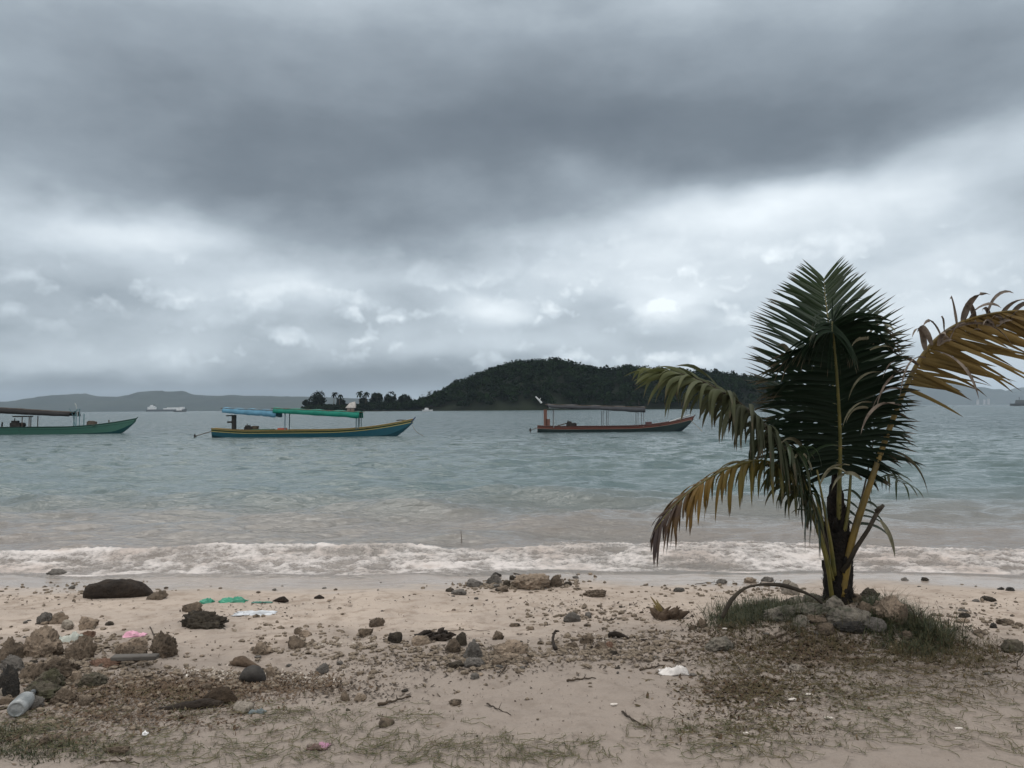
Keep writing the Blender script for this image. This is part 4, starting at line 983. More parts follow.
m = MB(); m.tube(catmull([(L*.99, 0, .95), (L+.2, .2, .3), (L+.9, .8, -.15)], 6), .018, 5); m.build('mooring_rope', M_rope, b2)

# green boat at the frame edge
b1, X, Zp, zt, L, bm_ = longboat('green wooden longboat under a long dark canopy, cut off by the frame edge', -40, 136, 68, 434,
    [(.045, .13, .10), (.008, .055, .06), (.02, .07, .06), (.06, .15, .115), (.02, .06, .05), (.07, .08, .07)],
    [(-36, 75, 404.5, 411.5, 411.5, 416.5, (.02, .019, .02), 'tarp_black')],
    [(26.5, 416, .04, None), (33.5, 416, .04, None), (80, 414, .035, (.10, .22, .24)), (-15, 414, .04, None)], H=.60, bow=1.28, stern=.8, beam=1.4)
engine(b1, X(17), zt(X(17))-.05, 1.25)
m = MB(); x = X(92); m.box((x, 0, zt(x)+.12), (.65, .5, .38)); m.box((x-.05, 0, zt(x)+.33), (.4, .4, .08)); m.build('cargo_box', M_wood, b1)
m = MB()
for dx, tx in ((0, -.5), (.35, .0), (-.2, .35)):
    m.tube([(X(78)+dx, -.4, zt(X(78))-.1), (X(78)+dx+tx*.4, -.4, zt(X(78))+.9), (X(78)+dx+tx, -.4, zt(X(78))+1.5)], .035, 5)
m.tube([(X(70), -.5, zt(X(70))+1.05), (X(84), -.5, zt(X(84))+1.45)], .03, 5); m.build('mast_brace', paint('brace', (.10, .2, .22)), b1)
m = MB(); m.tube([(X(77.5), 0, zt(X(77))+.9), (X(76), 0, Zp(76, 404.5))], [.05, .04], 6); m.tube([(X(76), 0, Zp(76, 405.5)), (X(74.5), 0, Zp(74.5, 403))], [.07, .03], 6); m.build('mast', paint('mast', (.35, .38, .38)), b1)
m = MB(); x = X(109); m.tube([(x, 0, zt(x)-.1), (x, 0, zt(x)+.28)], .05, 6); m.build('bow_bollard', M_wood, b1)
m = MB(); m.tube([(X(2), 0, zt(X(4))), (X(2.5), 0, zt(X(4))+.45)], .06, 6); m.build('stern_bollard', M_iron, b1)
m = MB(); m.box((X(23), 0, Zp(23, 416.4)), (1.2, 1.0, .1)); m.build('roof_shelf', M_iron, b1)

# red boat
b3, X, Zp, zt, L, bm_ = longboat('red and black wooden longboat under a thin grey canopy below the wooded hill', 537, 693, 61.6, 432,
    [(.015, .03, .03), (.012, .025, .03), (.22, .15, .12), (.13, .035, .025), (.08, .03, .025), (.09, .055, .04)],
    [(547, 643.5, 403.6, 406.3, 407.3, 412.3, (.05, .053, .06), 'tarp_grey')],
    [(602, 411, .028, (.22, .24, .26)), (607, 411, .028, (.22, .24, .26)), (636.5, 411, .028, (.22, .24, .26)), (642, 411, .028, (.25, .27, .28)), (553, 410, .03, (.25, .27, .28))], H=.44, bow=1.15, stern=.52, beam=1.2)
m = MB(); x = X(545); m.box((x, -.1, zt(x)+.62), (.24, .5, 1.35)); m.box((x+.2, -.1, zt(x)+.30), (.3, .5, .5)); m.build('control_stand', paint('stand', (.17, .08, .06)), b3)
m = MB(); m.tube([(X(541.5), 0, Zp(541, 403)), (X(535.5), 0, Zp(535, 396.5))], [.09, .05], 6); m.tube([(X(539), 0, Zp(539, 401)), (X(540.5), 0, Zp(540, 398))], [.04, .02], 5); m.build('exhaust_horn', paint('white', (.6, .62, .62)), b3)
engine(b3, X(570), zt(X(570))-.02, .85); m = MB(); m.tube([(X(557), 0, zt(X(557))+.05), (X(566), 0, zt(X(566))+.25)], .04, 5); m.build('tiller', M_wood, b3)
m = MB(); x = X(648); m.box((x, 0, zt(x)+.1), (.45, .4, .25)); m.build('cargo_box', paint('box', (.10, .05, .05)), b3)
m = MB(); m.tube([(X(639), 0, Zp(639, 405)), (X(638.5), 0, Zp(638.5, 401))], [.06, .03], 6); m.build('lamp_post', M_iron, b3)
m = MB()
for i in range(4): m.tube([(X(668+i*2), -.3+.2*i, zt(X(670))+.02), (X(688+i), -.25+.12*i, zt(X(690))+.18)], .022, 5)
m.build('bow_rail', paint('rail_white', (.55, .56, .55)), b3)
m = MB(); x = X(552); m.box((X(560), 0, Zp(560, 408.3)), (1.7, 1.3, .06), ry=.04); m.build('white_awning_edge', paint('awn', (.55, .57, .58)), b3)
longtail(b3, .1, .65, .18, .40)
m = MB(); m.tube(catmull([(L*.98, 0, .9), (L+.25, -.5, .3), (L+.5, -1.2, -.1)], 6), .018, 5); m.build('mooring_rope', M_rope, b3)

# ---------------------------------------------------------------- far off things
M_white = plain('white_paint', (.62, .63, .64), (.5, .51, .52), .2, .6, 0)
M_grey = plain('grey_paint', (.12, .14, .15), (.09, .1, .11), .2, .7, 0)
def hull_simple(e, L, Bm, H, m, bowr=.18):
    V = []; F = []; n = 14
    for i in range(n+1):
        t = i/n; hb = Bm/2*(1 if t < .7 else max(.04, 1-((t-.7)/.3)**2)); z = H*(1+.35*max(0, (t-.75)/.25)**2)
        V += [(L*t, -hb*.8, -.5), (L*t, -hb, z), (L*t, hb, z), (L*t, hb*.8, -.5)]
    for i in range(n):
        for j in range(3): F.append((i*4+j, (i+1)*4+j, (i+1)*4+j+1, i*4+j+1))
    F.append((0, 1, 2, 3)); F.append((n*4+3, n*4+2, n*4+1, n*4)); return mesh_obj('hull', V, F, m, e, False)
def ferry():
    Yf = 3000; s = Yf/FPX; e = tag(empty('ferry', ((147-512)*s, Yf, 0)), 'distant ferry with white decks and grey hull under the hills', 'ship')
    hull_simple(e, 40*s, 18, 8, M_grey)
    m = MB(); m.box((5*s, 0, 8+1.4*s), (7.5*s, 14, 2.6*s)); m.box((5.4*s, 0, 8+3.1*s), (4.2*s, 12, 1.2*s)); m.box((4.6*s, 0, 8+4.0*s), (1.6*s, 8, 1.0*s)); m.build('bridge_tower', M_white, e)
    m = MB(); m.box((7.6*s, 0, 8+4.4*s), (2*s, 5, 1.0*s)); m.build('funnel', M_grey, e)
    m = MB(); m.box((26*s, 0, 8+.5*s), (18*s, 15, 1.4*s)); m.box((27*s, 0, 8+1.5*s), (13*s, 13, .9*s)); m.box((34.5*s, 0, 8+1.2*s), (5*s, 14, 2.4*s)); m.build('deck_house', M_white, e)
ferry()
def launch(px, py, Y, wpx, label, mcab=M_white, mh=M_white, group=None):
    s = Y/FPX; e = tag(empty('motorboat', ((px-512)*s, Y, 0)), label, 'boat', group); L = wpx*s; hull_simple(e, L, L*.28, L*.12, mh)
    m = MB(); m.box((L*.42, 0, L*.12+L*.09), (L*.40, L*.2, L*.18), taper=.8); m.build('cabin', mcab, e)
    m = MB(); m.tube([(L*.4, 0, L*.28), (L*.4, 0, L*.45)], L*.012, 5); m.build('mast', M_grey, e)
launch(422, 408, 720, 10.5, 'white motorboat lying off the foot of the wooded island hill')
launch(174, 413, 1500, 12, 'low dark boat with a pale top in front of the distant ferry', M_white, M_grey)
launch(1011, 406, 900, 20, 'low dark barge cut by the right frame edge below the far hills', M_grey, M_grey)
# hut on the spit
l = on_isl(351, 800); hut = tag(empty('hut', (l[0], 800, l[2])), 'hut with a pale pitched roof among the spit palms', 'house')
m = MB(); m.box((0, 0, 1.6), (7, 6, 3.2)); m.build('wall', plain('hut_wall', (.25, .20, .16)), hut)
m = MB(); m.add([(-5, -4, 3.0), (5, -4, 3.0), (4.2, 0, 9.5), (-1.6, 0, 8.0), (-5, 4, 3.0), (5, 4, 3.0)], [(0, 1, 2, 3), (5, 4, 3, 2), (0, 3, 4), (1, 5, 2), (0, 4, 5, 1)]); m.build('roof', plain('hut_roof', (.46, .43, .40), None, .5), hut)
m = MB(); m.box((0, -3.05, 1.2), (1.2, .1, 2.2)); m.build('door', M_wood, hut)
# shoreline houses under the left hills
def house(px, Y, w, h, m_wall):
    e = empty('house', ((px-512)/FPX*Y, Y, 0)); m = MB(); m.box((0, 0, h/2), (w, w*.7, h)); m.build('wall', m_wall, e)
    r = MB(); r.add([(-w*.55, -w*.4, h), (w*.55, -w*.4, h), (w*.55, w*.4, h), (-w*.55, w*.4, h), (-w*.55, 0, h*1.45), (w*.55, 0, h*1.45)], [(0, 1, 5, 4), (2, 3, 4, 5), (0, 4, 3), (1, 2, 5)]); r.build('roof', M_roofs, e); return e
M_roofs = plain('house_roof', (.42, .40, .38), (.3, .25, .22), .02, .9, 0)
for px, w, h in [(20, 14, 8), (36, 18, 9), (52, 16, 12), (66, 22, 10), (85, 26, 11), (92, 18, 14), (96, 16, 10), (110, 14, 9), (122, 24, 10), (139, 28, 15), (143, 18, 10), (196, 14, 9), (204, 16, 9), (212, 24, 9), (218, 20, 12)]:
    e = house(px+.01, 7150, w*.6, h*.6, M_white); tag(e, 'tiny pale house on the shore under the far left hills', 'house', 'shore houses under the far hills')
def silo(px, Y, w, h, lab):
    e = tag(empty('storage_tower', ((px-512)/FPX*Y, Y, 0)), lab, 'tower'); m = MB(); m.tube([(0, 0, -1), (0, 0, h)], w/2, 14); m.build('shaft', plain('tower_paint', (.28, .29, .30), None, .1, .8, 0), e); m = MB(); m.tube([(0, 0, h), (0, 0, h*1.08), (0, 0, h*1.12)], [w*.55, w*.4, w*.1], 12); m.build('cap', M_grey, e)
for px, w, h, lab in ((977.5, 11, 34, 'pale tower standing alone on the far shore below the ochre frond'), (984, 9, 36, 'pale slim tower, middle one of three on the far shore'), (988, 11, 40, 'tallest pale tower of three on the far shore')): silo(px, 8200, w*2.4, h*1.5, lab)
m = MB(); m.box((0, 0, 6), (220, 40, 12)); m.box((60, 0, 14), (60, 30, 8)); o = m.build('harbour_shed', M_grey); o.location = ((1000-512)/FPX*12500, 12500, 0); tag(o, 'long low harbour shed beside the far towers', 'building')
# thin stake in the water
p = on(461, 548); m = MB(); m.tube([(0, 0, -.4), (.01, 0, .1), (.0, 0, .24)], [.007, .006, .004], 6); o = m.build('mooring_stake', M_wood); o.location = p; tag(o, 'thin dark stake standing in the water behind the surf', 'stake')
# ---------------------------------------------------------------- things lying on the beach
def lay(o, px, py, rz=0, dz=0):
    p = at(px, py); o.location = (p.x, p.y, p.z+dz); o.rotation_euler = (0, 0, rz); return o
def lump(name, px, py, w, r_prof, mat_, label, cat, n=26, m=22, seed=1, noise=.18, rz=0, dz=0, squash=1., bend=0.):
    """a lying piece: radius profile (px) along its length w (px)"""
    p = at(px, py); sc = p.y/FPX; V = []; F = []; W = w*sc
    for i in range(m):
        t = i/(m-1); r = float(np.interp(t, [a for a, b in r_prof], [b for a, b in r_prof]))*sc
        for j in range(n):
            a = 6.2832*j/n; nn = 1+noise*float(fbm(math.cos(a)*1.6+seed, math.sin(a)*1.6, t*w*.09, 3))
            V.append(((t-.5)*W, math.cos(a)*r*nn*1.1, math.sin(a)*r*nn*squash+r*.8+bend*sc*math.sin(t*3.14)))
    for i in range(m-1):
        for j in range(n): F.append((i*n+j, (i+1)*n+j, (i+1)*n+(j+1) % n, i*n+(j+1) % n))
    F.append(tuple(range(n))); F.append(tuple(range(m*n-1, (m-1)*n-1, -1)))
    o = mesh_obj(name, V, F, mat_, None, True); o.location = p+Vector((0, .05, dz)); o.rotation_euler = (0, 0, rz); return tag(o, label, cat)
M_char = plain('charred_wood', (.022, .017, .014), (.035, .026, .02), 7, .85, 1., .2, .03)
M_drift = plain('driftwood', (.12, .085, .06), (.06, .042, .03), 9, .9, .8, .2, .02)
M_stick = plain('twig', (.075, .055, .038), (.04, .03, .022), 9, .9)
lump('driftwood_log', 118, 597, 66, [(0, 7), (.04, 8.5), (.3, 10.5), (.55, 10.5), (.8, 9), (.93, 5), (1, 1.5)], M_char, 'thick black waterlogged log lying along the water edge', 'log', noise=.35, seed=3, rz=.08, dz=-.03)
co = lump('coconut', 250, 684, 28, [(0, .5), (.06, 4), (.2, 7), (.45, 8.6), (.7, 8), (.88, 5.5), (1, .6)], plain('coconut_husk', (.055, .05, .045), (.032, .028, .026), 11, .8, .8, .2, .01), 'dark round coconut in its husk lying beside a brown driftwood piece', 'coconut', noise=.10, seed=8, rz=-.1)
lump('driftwood_piece', 244, 669, 38, [(0, 2), (.08, 2.2), (.14, 4.5), (.35, 5.5), (.6, 3.5), (.85, 1.6), (1, .5)], M_drift, 'reddish brown pointed driftwood piece resting against the coconut', 'driftwood', noise=.3, seed=5, rz=-.35)
lump('driftwood_piece', 318, 600, 10, [(0, 1), (.5, 2.2), (1, .8)], M_char, 'little black wood chip on the clean sand below the surf', 'driftwood', noise=.3, seed=6)
lump('seaweed_clump', 279, 603, 16, [(0, .6), (.4, 2.4), (.7, 3.0), (1, .8)], M_char, 'black humped weed clump at the end of the green net scraps', 'seaweed', noise=.5, seed=9)
# charred palm husk
def husk(px, py, w, h, n, mat_, name, label, cat, seed, spread=1., ups=.8):
    rd = random.Random(seed); p = at(px, py); sc = p.y/FPX; m = MB(); W = w*sc; H = h*sc
    for i in range(n):
        x = rd.uniform(-.5, .5)*W*.8; y = rd.uniform(-.2, .25)*W; a = rd.uniform(-1, 1)*spread; l = rd.uniform(.4, 1)*H
        q = Vector((x, y, 0)); d = Vector((math.sin(a)*1.1, rd.uniform(-.5, .5), ups*rd.uniform(.3, 1))).normalized()
        r = rd.uniform(.010, .028)*H/.11; m.tube([q-d*.02, q+d*l*.5+Vector((0, 0, .008)), q+d*l+Vector((rd.uniform(-.02, .02), 0, -.01))], [r, r*.8, r*.15], 5, jit=.3)
    o = m.build(name, mat_, None, True); o.location = p+Vector((0, .05, -.005)); return tag(o, label, cat)
husk(433, 641, 38, 15, 46, M_char, 'charred_husk', 'black charred palm husk with ragged spikes at the head of the middle heap', 'burnt wood', 3, 1.3, .55)
husk(668, 620, 20, 20, 26, M_drift, 'palm_stump', 'cut palm sprout stump with upright brown spikes on the sand', 'stump', 4, .8, 1.1)
sp = MB()
for a, l in ((-.55, 22), (-.35, 19), (-.7, 14)): sp.tube([(0, 0, 0), (math.sin(a)*l*.004, 0, l*.0045), (math.sin(a)*l*.0095, 0, l*.0085)], [.016, .014, .004], 5)
o = sp.build('yellow_spike', plain('dry_petiole', (.22, .17, .07), (.14, .10, .04), 9), None, True); lay(o, 664, 619); stump_sp = o
for q in COL.objects:
    if q.name == 'palm_stump': o.parent = q; o.location = Vector(o.location)-q.location; o['label'] = 'yellowish cut leaf bases'
# plank and sticks
m = MB(); m.box((0, 0, .028), (.29, .07, .028)); o = m.build('plank', plain('plank_grey', (.11, .10, .09), (.07, .062, .055), 9, .9)); bv = o.modifiers.new('b', 'BEVEL'); bv.width = .005
lay(o, 135, 667, .04, .035); tag(o, 'weathered dark grey plank pinned under the brown boulder', 'plank')
def stick(pts, r, label, name='stick', mat_=None, lift=.008, side=True, cat='stick', arch=None):
    w = [at(*q[:2]) for q in pts]; o0 = w[0].copy()
    c = catmull([(q-o0)+Vector((0, 0, lift+(pt[2] if len(pt) > 2 else 0))) for q, pt in zip(w, pts)], 7); k = len(c)
    c = [q+Vector((0, 0, .003*math.sin(i*1.7))) for i, q in enumerate(c)]
    m = MB(); m.tube(c, [r*(1-.6*i/(k-1)) for i in range(k)], 6, jit=.18)
    if side and k > 8:
        for i in range(3, k-2, 5): m.tube([c[i], c[i]+Vector((random.uniform(-.04, .04), random.uniform(-.03, .03), random.uniform(.004, .03)))], [r*.5, r*.15], 4)
    o = m.build(name, mat_ or M_stick, None, True); o.location = o0; return tag(o, label, cat)
STK = [([(492, 568), (505, 571), (524, 577)], .014, 'long dark stick lying in the wash behind the waterline heap'),
       ([(508, 663), (504, 670), (499, 677)], .008, 'short brown stick pointing at the viewer in front of the middle heap'),
       ([(487, 705), (497, 710), (511, 716)], .005, 'thin bent twig alone on bare sand below the middle heap'),
       ([(622, 713), (634, 722), (652, 731)], .006, 'thin forked twig running into the creeping grass'),
       ([(567, 682), (582, 680), (596, 679)], .007, 'dark straight stick on bare sand left of the white bag'),
       ([(378, 706), (395, 702), (411, 697)], .009, 'dark stick with stubs lying above the foreground grass'),
       ([(603, 620), (610, 621), (618, 618)], .007, 'dark knobbly twig beside the grey wedge stone'),
       ([(100, 764), (120, 763), (140, 765)], .005, 'long thin twig at the very bottom of the beach'),
       ([(440, 632), (470, 631), (490, 632)], .003, 'thin dry stem behind the charred husk'),
       ([(640, 671), (650, 669), (664, 666)], .008, 'dark flat stick leading to the white bag'),
       ([(663, 661), (672, 661), (681, 664)], .008, 'curved dark stick just behind the white bag'),
       ([(455, 668), (470, 672), (486, 671)], .006, 'dark twig tucked below the pyramid rock'),
       ([(150, 648-20), (160, 645), (172, 641)], .005, 'thin root trailing behind the craggy dark boulder'),
       ([(420, 641), (427, 633), (437, 630)], .008, 'black pointed splinter leaning on the charred husk'),
       ([(695, 585), (712, 583), (724, 585)], .004, 'thin weed stem by the water near the arched stalk'),
       ([(770, 640), (786, 634), (804, 622)], .010, 'dark fallen leaf stalk under the slanting slab'),
       ([(774, 648), (792, 640), (812, 632)], .008, 'second fallen leaf stalk just below the first under the slab')]
for pts, r, lab in STK: stick(pts, r, lab)
# dark bark pieces
lump('bark_piece', 620, 640, 22, [(0, 2.2), (.3, 2.6), (.6, 1.8), (1, .8)], M_char, 'curved black bark piece behind the red rock', 'bark', noise=.5, seed=2, rz=-.5, bend=2)
lump('bark_piece', 644, 643, 14, [(0, .8), (.5, 1.2), (1, .6)], M_char, 'thin black bark strip beyond the curved bark piece', 'bark', noise=.5, seed=4)
stick([(556, 651, 0), (553, 646, .03), (555, 641, .06), (559, 639, .05)], .014, 'small dark curled bark hook standing on the sand', 'bark_piece', M_char, side=False, cat='bark')
lump('rotten_log', 172, 712, 90, [(0, 1.5), (.3, 3), (.55, 4.5), (.8, 6), (1, 3)], M_char, 'half buried black rotten log in the brown weed line', 'log', noise=.5, seed=12, rz=.30, dz=-.02)
lump('rotten_log', 217, 704, 34, [(0, 4), (.3, 8), (.7, 8.5), (1, 3)], plain('humus', (.035, .026, .019), (.06, .043, .03), 9, .95, 1, .1, .03), 'black lump of rotten husk at the end of the buried log', 'log', noise=.5, seed=13, dz=-.02)
# arched stalk over the grass
arc = [P(722, 618, 5.85), P(730, 602, 5.87), P(742, 590, 5.9), P(758, 585, 5.92), P(780, 585, 5.95), P(798, 590, 5.98), P(812, 596, 6.0), P(822, 603, 6.02)]
o0 = arc[0]; c = catmull([q-o0 for q in arc], 6); m = MB(); m.tube(c, [.013+.004*math.sin(i*.3) for i in range(len(c))], 7, jit=.1)
for i in range(6, len(c)-6, 4): m.tube([c[i], c[i]+Vector((random.uniform(-.04, .04), -.01, random.uniform(.01, .07)))], [.003, .001], 4)
o = m.build('fallen_leaf_stalk', M_rach_d, None, True); o.location = o0; tag(o, 'arched bare leaf stalk springing over the grass tuft from the palm rocks', 'leaf stalk')

# crumpled plastic
def crumple(name, px, py, w, d, h, c, label, cat='litter', seed=1, sss=.0, rough=.4, alpha=1.):
    p = at(px, py); sc = p.y/FPX; n = 26; V = []; F = []
    W, D, H = w*sc, d*sc*3.4, h*sc
    for i in range(n):
        for j in range(n):
            u, v = i/(n-1)-.5, j/(n-1)-.5; rr = 1+.35*float(fbm(math.atan2(v, u)*1.1+seed, seed*.7, 0, 3)); e = max(0, 1-(abs(u)*2)**3)*max(0, 1-(abs(v)*2)**3)
            z = H*(.25+.6*abs(float(fbm(u*5+seed, v*4, seed, 3)))+.9*float(fbm(u*2+seed, v*2+3, 1, 2)))*(e**.5)
            V.append((u*W*rr, v*D*rr, max(z, 0)+.004))
    for i in range(n-1):
        for j in range(n-1): F.append((i*n+j, (i+1)*n+j, (i+1)*n+j+1, i*n+j+1))
    def f(k, b):
        k.put(b.inputs['Base Color'], k.mix(k.maprange(k.noise(objc(k), 14, 4), .4, .65), c, tuple(q*.7 for q in c))); b.inputs['Roughness'].default_value = rough; b.inputs['Specular IOR Level'].default_value = .5
        if alpha < 1:
            b.inputs['Alpha'].default_value = alpha
    o = mesh_obj(name, V, F, mat(name+'_%d' % seed, f), None, True); o.modifiers.new('s', 'SOLIDIFY').thickness = .003; o.location = p; return tag(o, label, cat)
crumple('net_scrap', 206, 603, 13, 3, 7, (.03, .27, .17), 'small green net scrap, the shorter of two by the clean sand edge', seed=2)
crumple('net_scrap', 233, 602, 26, 3.5, 7, (.02, .25, .15), 'longer green net scrap tailing off towards a black weed clump', seed=3)
crumple('net_strand', 262, 603, 20, 1, 2, (.03, .16, .12), 'thin green net strand between the longer scrap and the weed clump', seed=4)
crumple('plastic_sheet', 254, 614, 42, 5, 3, (.50, .52, .55), 'flattened pale plastic sheet just below the green net scraps', seed=5)
crumple('plastic_scrap', 135, 636, 20, 4, 6, (.62, .30, .40), 'bright pink plastic scrap on the tan boulders', seed=6)
crumple('plastic_bag', 70, 641, 24, 8, 16, (.50, .52, .46), 'cloudy whitish plastic bag stuffed between the tan rocks', seed=7, alpha=.8)
crumple('plastic_bag', 674, 673, 29, 5, 8, (.62, .58, .55), 'crumpled white bag on the gravelly sand before the palm weeds', seed=8)
crumple('plastic_scrap', 145, 735, 5, 2, 4, (.85, .85, .85), 'tiny bright white scrap in the foreground litter', seed=9)
crumple('plastic_scrap', 324, 747, 11, 4, 7, (.42, .20, .30), 'dull pink scrap on a brown leaf in the foreground', seed=10)
crumple('dead_leaf', 315, 748, 16, 4, 6, (.10, .05, .035), 'curled red brown leaf under the dull pink scrap', seed=11, cat='leaf')
crumple('rag', 258, 713, 16, 2.5, 5, (.10, .125, .13), 'flat blue grey rag beside the pale stone in the weed line', seed=12)
rock(243, 712, 22, 8, 'pale', 'pale elongated stone beside the blue grey rag', sub=3, cuts=3)
rock(206, 690, 12, 6, 'brown', 'brown stone in the weed line left of the coconut', sub=3)
rock(345, 701, 11, 10, 'brown', 'brown upright stone above the foreground grass', sub=3)
rock(361, 701, 15, 7, 'tan', 'tan flat stone next to the brown upright one', sub=3)
rock(386, 727, 17, 8, 'brown', 'brown crumbly stone above the foreground grass', sub=3)
rock(455, 706, 14, 6, 'brown', 'brown triangular flat stone on bare sand', sub=3, cuts=9)
rock(322, 674, 15, 11, 'grey', 'grey rounded stone in the white shell patch', sub=3)
rock(45, 745, 14, 8, 'brown', 'dark red brown stone in the left foreground grass', sub=3)
rock(56, 741, 9, 7, 'brown', 'small brown stone beside the dark red brown one', sub=3)
# plastic jug lying with its base towards the viewer
def jug():
    p = at(10, 722); sc = p.y/FPX; r = 9*sc; e = tag(empty('plastic_jug', p+Vector((0, .05, r*.95)), .25), 'cloudy bluish plastic jug lying with its round base outwards by the grey cobble', 'jug')
    prof = [(0, r*.45), (.004, r*.62), (0, r*.72), (-.004, r*.85), (.012, r*.97), (.03, r), (.13, r*1.0), (.16, r*.93), (.20, r*.5), (.22, r*.28), (.25, r*.26)]
    V = []; F = []; n = 32; V.append((0, .008, 0))
    for y, q in prof:
        for j in range(n): a = 6.2832*j/n; V.append((math.cos(a)*q, y, math.sin(a)*q*.92))
    for j in range(n): F.append((0, 1+j, 1+(j+1) % n))
    for i in range(len(prof)-1):
        for j in range(n): F.append((1+i*n+j, 1+(i+1)*n+j, 1+(i+1)*n+(j+1) % n, 1+i*n+(j+1) % n))
    mesh_obj('body', V, F, plain('jug_plastic', (.30, .31, .31), (.16, .17, .17), 16, .35, .3, .5), e, True)
    m = MB(); m.tube([(0, .245, 0), (0, .275, 0)], r*.32, 12); m.build('cap', plain('jug_cap', (.12, .13, .14)), e)
jug()

# ---------------------------------------------------------------- litter, shell grit, weeds (nobody could count these)
def scatter(patches):
    """patches: px, py, rx, ry, n -> points on the sand (gaussian, elongated)"""
    out = []
    for px, py, rx, ry, n in patches:
        for _ in range(n):
            x, y = random.gauss(px, rx*.6), random.gauss(py, ry*.6)
            if y < 580 or y > 860: continue
            out.append((x, y))
    # fast: invert the flat beach analytically then settle on the true ground
    res = []
    for x, y in out:
        d = ray(x, y); d = d/d.y; Y = 5.
        for _ in range(7): Y = (float(gzf(d.x*Y, Y))-CAMZ)/d.z
        res.append((d.x*Y, Y))
    A = np.array(res); A = A[(A[:, 1] > .8) & (A[:, 1] < 9)]; return np.column_stack([A, gz(A[:, 0], A[:, 1])])
def gzf(x, y): return .052*(9.12-.045*x-y) if y > 2.7 else .33
def flakes(name, patches, size, mat_, label, curl=.5, tall=.25, seed=1, asp=(.3, .8)):
    A = scatter(patches); rd = np.random.default_rng(seed); n = len(A); s = size*rd.uniform(.35, 1.3, n)**1.3; a = rd.uniform(0, 6.28, n); t = rd.uniform(*asp, n)
    u = np.stack([np.cos(a), np.sin(a), rd.normal(0, tall, n)], 1); v = np.stack([-np.sin(a), np.cos(a), rd.normal(0, tall, n)], 1)*t[:, None]; c = rd.uniform(0, curl, n)[:, None]*s[:, None]
    up_ = np.array([0, 0, 1.]); A = A+up_*(s*.22+.002)[:, None]; S = s[:, None]
    q = np.stack([A-u*S+up_*c*.6, A-u*S*.4-v*S*.8, A+u*S*.5-v*S*.7+up_*c*.4, A+u*S+up_*c, A+u*S*.4+v*S*.8, A-u*S*.5+v*S*.7+up_*c*.3], 1).reshape(-1, 3)
    i = np.arange(n)*6; F = np.concatenate([np.stack([i, i+1, i+4, i+5], 1), np.stack([i+1, i+2, i+3, i+4], 1)])
    o = mesh_obj(name, q, F, mat_, smooth=False); return tag(o, label, kind='stuff')
def rmat(name, cs, rough=.9):
    def f(k, b):
        k.put(b.inputs['Base Color'], k.ramp(k.noise(pos(k), 38, 2, .5), [(.3+.4*i/(len(cs)-1), c) for i, c in enumerate(cs)])); b.inputs['Roughness'].default_value = rough
    return mat(name, f)
WEEDL = [(190, 690, 100, 13, 2600), (110, 700, 80, 16, 1300), (290, 682, 60, 9, 800), (150, 720, 100, 10, 700), (60, 735, 80, 16, 500)]
PALML = [(790, 655, 70, 18, 2400), (725, 640, 50, 18, 900), (740, 690, 50, 16, 1100), (840, 650, 60, 12, 1100), (930, 655, 70, 14, 900), (815, 690, 90, 16, 700), (765, 720, 80, 20, 600), (990, 665, 50, 16, 400), (900, 640, 60, 10, 500)]
MIDL = [(470, 655, 45, 10, 500), (400, 665, 80, 10, 450), (620, 655, 60, 10, 700), (580, 610, 70, 8, 220), (620, 640, 60, 8, 260), (355, 690, 60, 10, 350), (500, 670, 80, 9, 260), (690, 615, 50, 8, 200), (240, 610, 60, 8, 120), (960, 610, 60, 16, 160), (60, 600, 80, 10, 120), (300, 605, 80, 10, 120), (540, 600, 120, 8, 160), (105, 700, 120, 40, 300)]
flakes('weed_litter', [(a, b, c, d, int(n*1.7)) for a, b, c, d, n in WEEDL], .015, rmat('weed_brown', [(.05, .03, .02), (.10, .064, .04), (.15, .11, .075), (.045, .034, .026)]), 'dry brown seaweed and leaf litter along the old tide line', seed=2, asp=(.08, .45), tall=.4)
flakes('leaf_litter', [(a, b, c, d, int(n*1.2)) for a, b, c, d, n in PALML], .015, rmat('leaf_brown', [(.035, .024, .018), (.085, .052, .03), (.05, .045, .022), (.13, .09, .055)]), 'dark leaf litter and humus around the palm mound', seed=3, asp=(.12, .6), tall=.4)
flakes('dark_chips', MIDL, .013, rmat('chip_dark', [(.03, .024, .02), (.08, .062, .048), (.14, .11, .085)]), 'dark wood and weed chips strewn over the open sand', seed=4, asp=(.2, .7), tall=.3)
flakes('shell_grit', [(225, 675, 45, 5, 700), (300, 677, 40, 4, 420), (348, 646, 25, 3, 130), (290, 684, 50, 4, 160), (600, 640, 30, 3, 90), (490, 640, 120, 40, 60), (330, 645, 15, 2, 60), (415, 652, 12, 2, 40), (780, 640, 60, 16, 50)], .0065, rmat('shell_white', [(.62, .56, .48), (.40, .34, .28), (.70, .66, .6)]), 'pale shell and coral grit in the tide line', curl=.9, seed=5, tall=.5)
flakes('coarse_grit', [(250, 665, 300, 50, 1100), (512, 700, 420, 50, 900), (512, 610, 420, 18, 400), (860, 620, 200, 30, 500)], .0055, rmat('grit', [(.05, .04, .033), (.13, .10, .08), (.30, .25, .2)]), 'fine dark grit sprinkled over the beach', curl=1, seed=6, tall=.6)
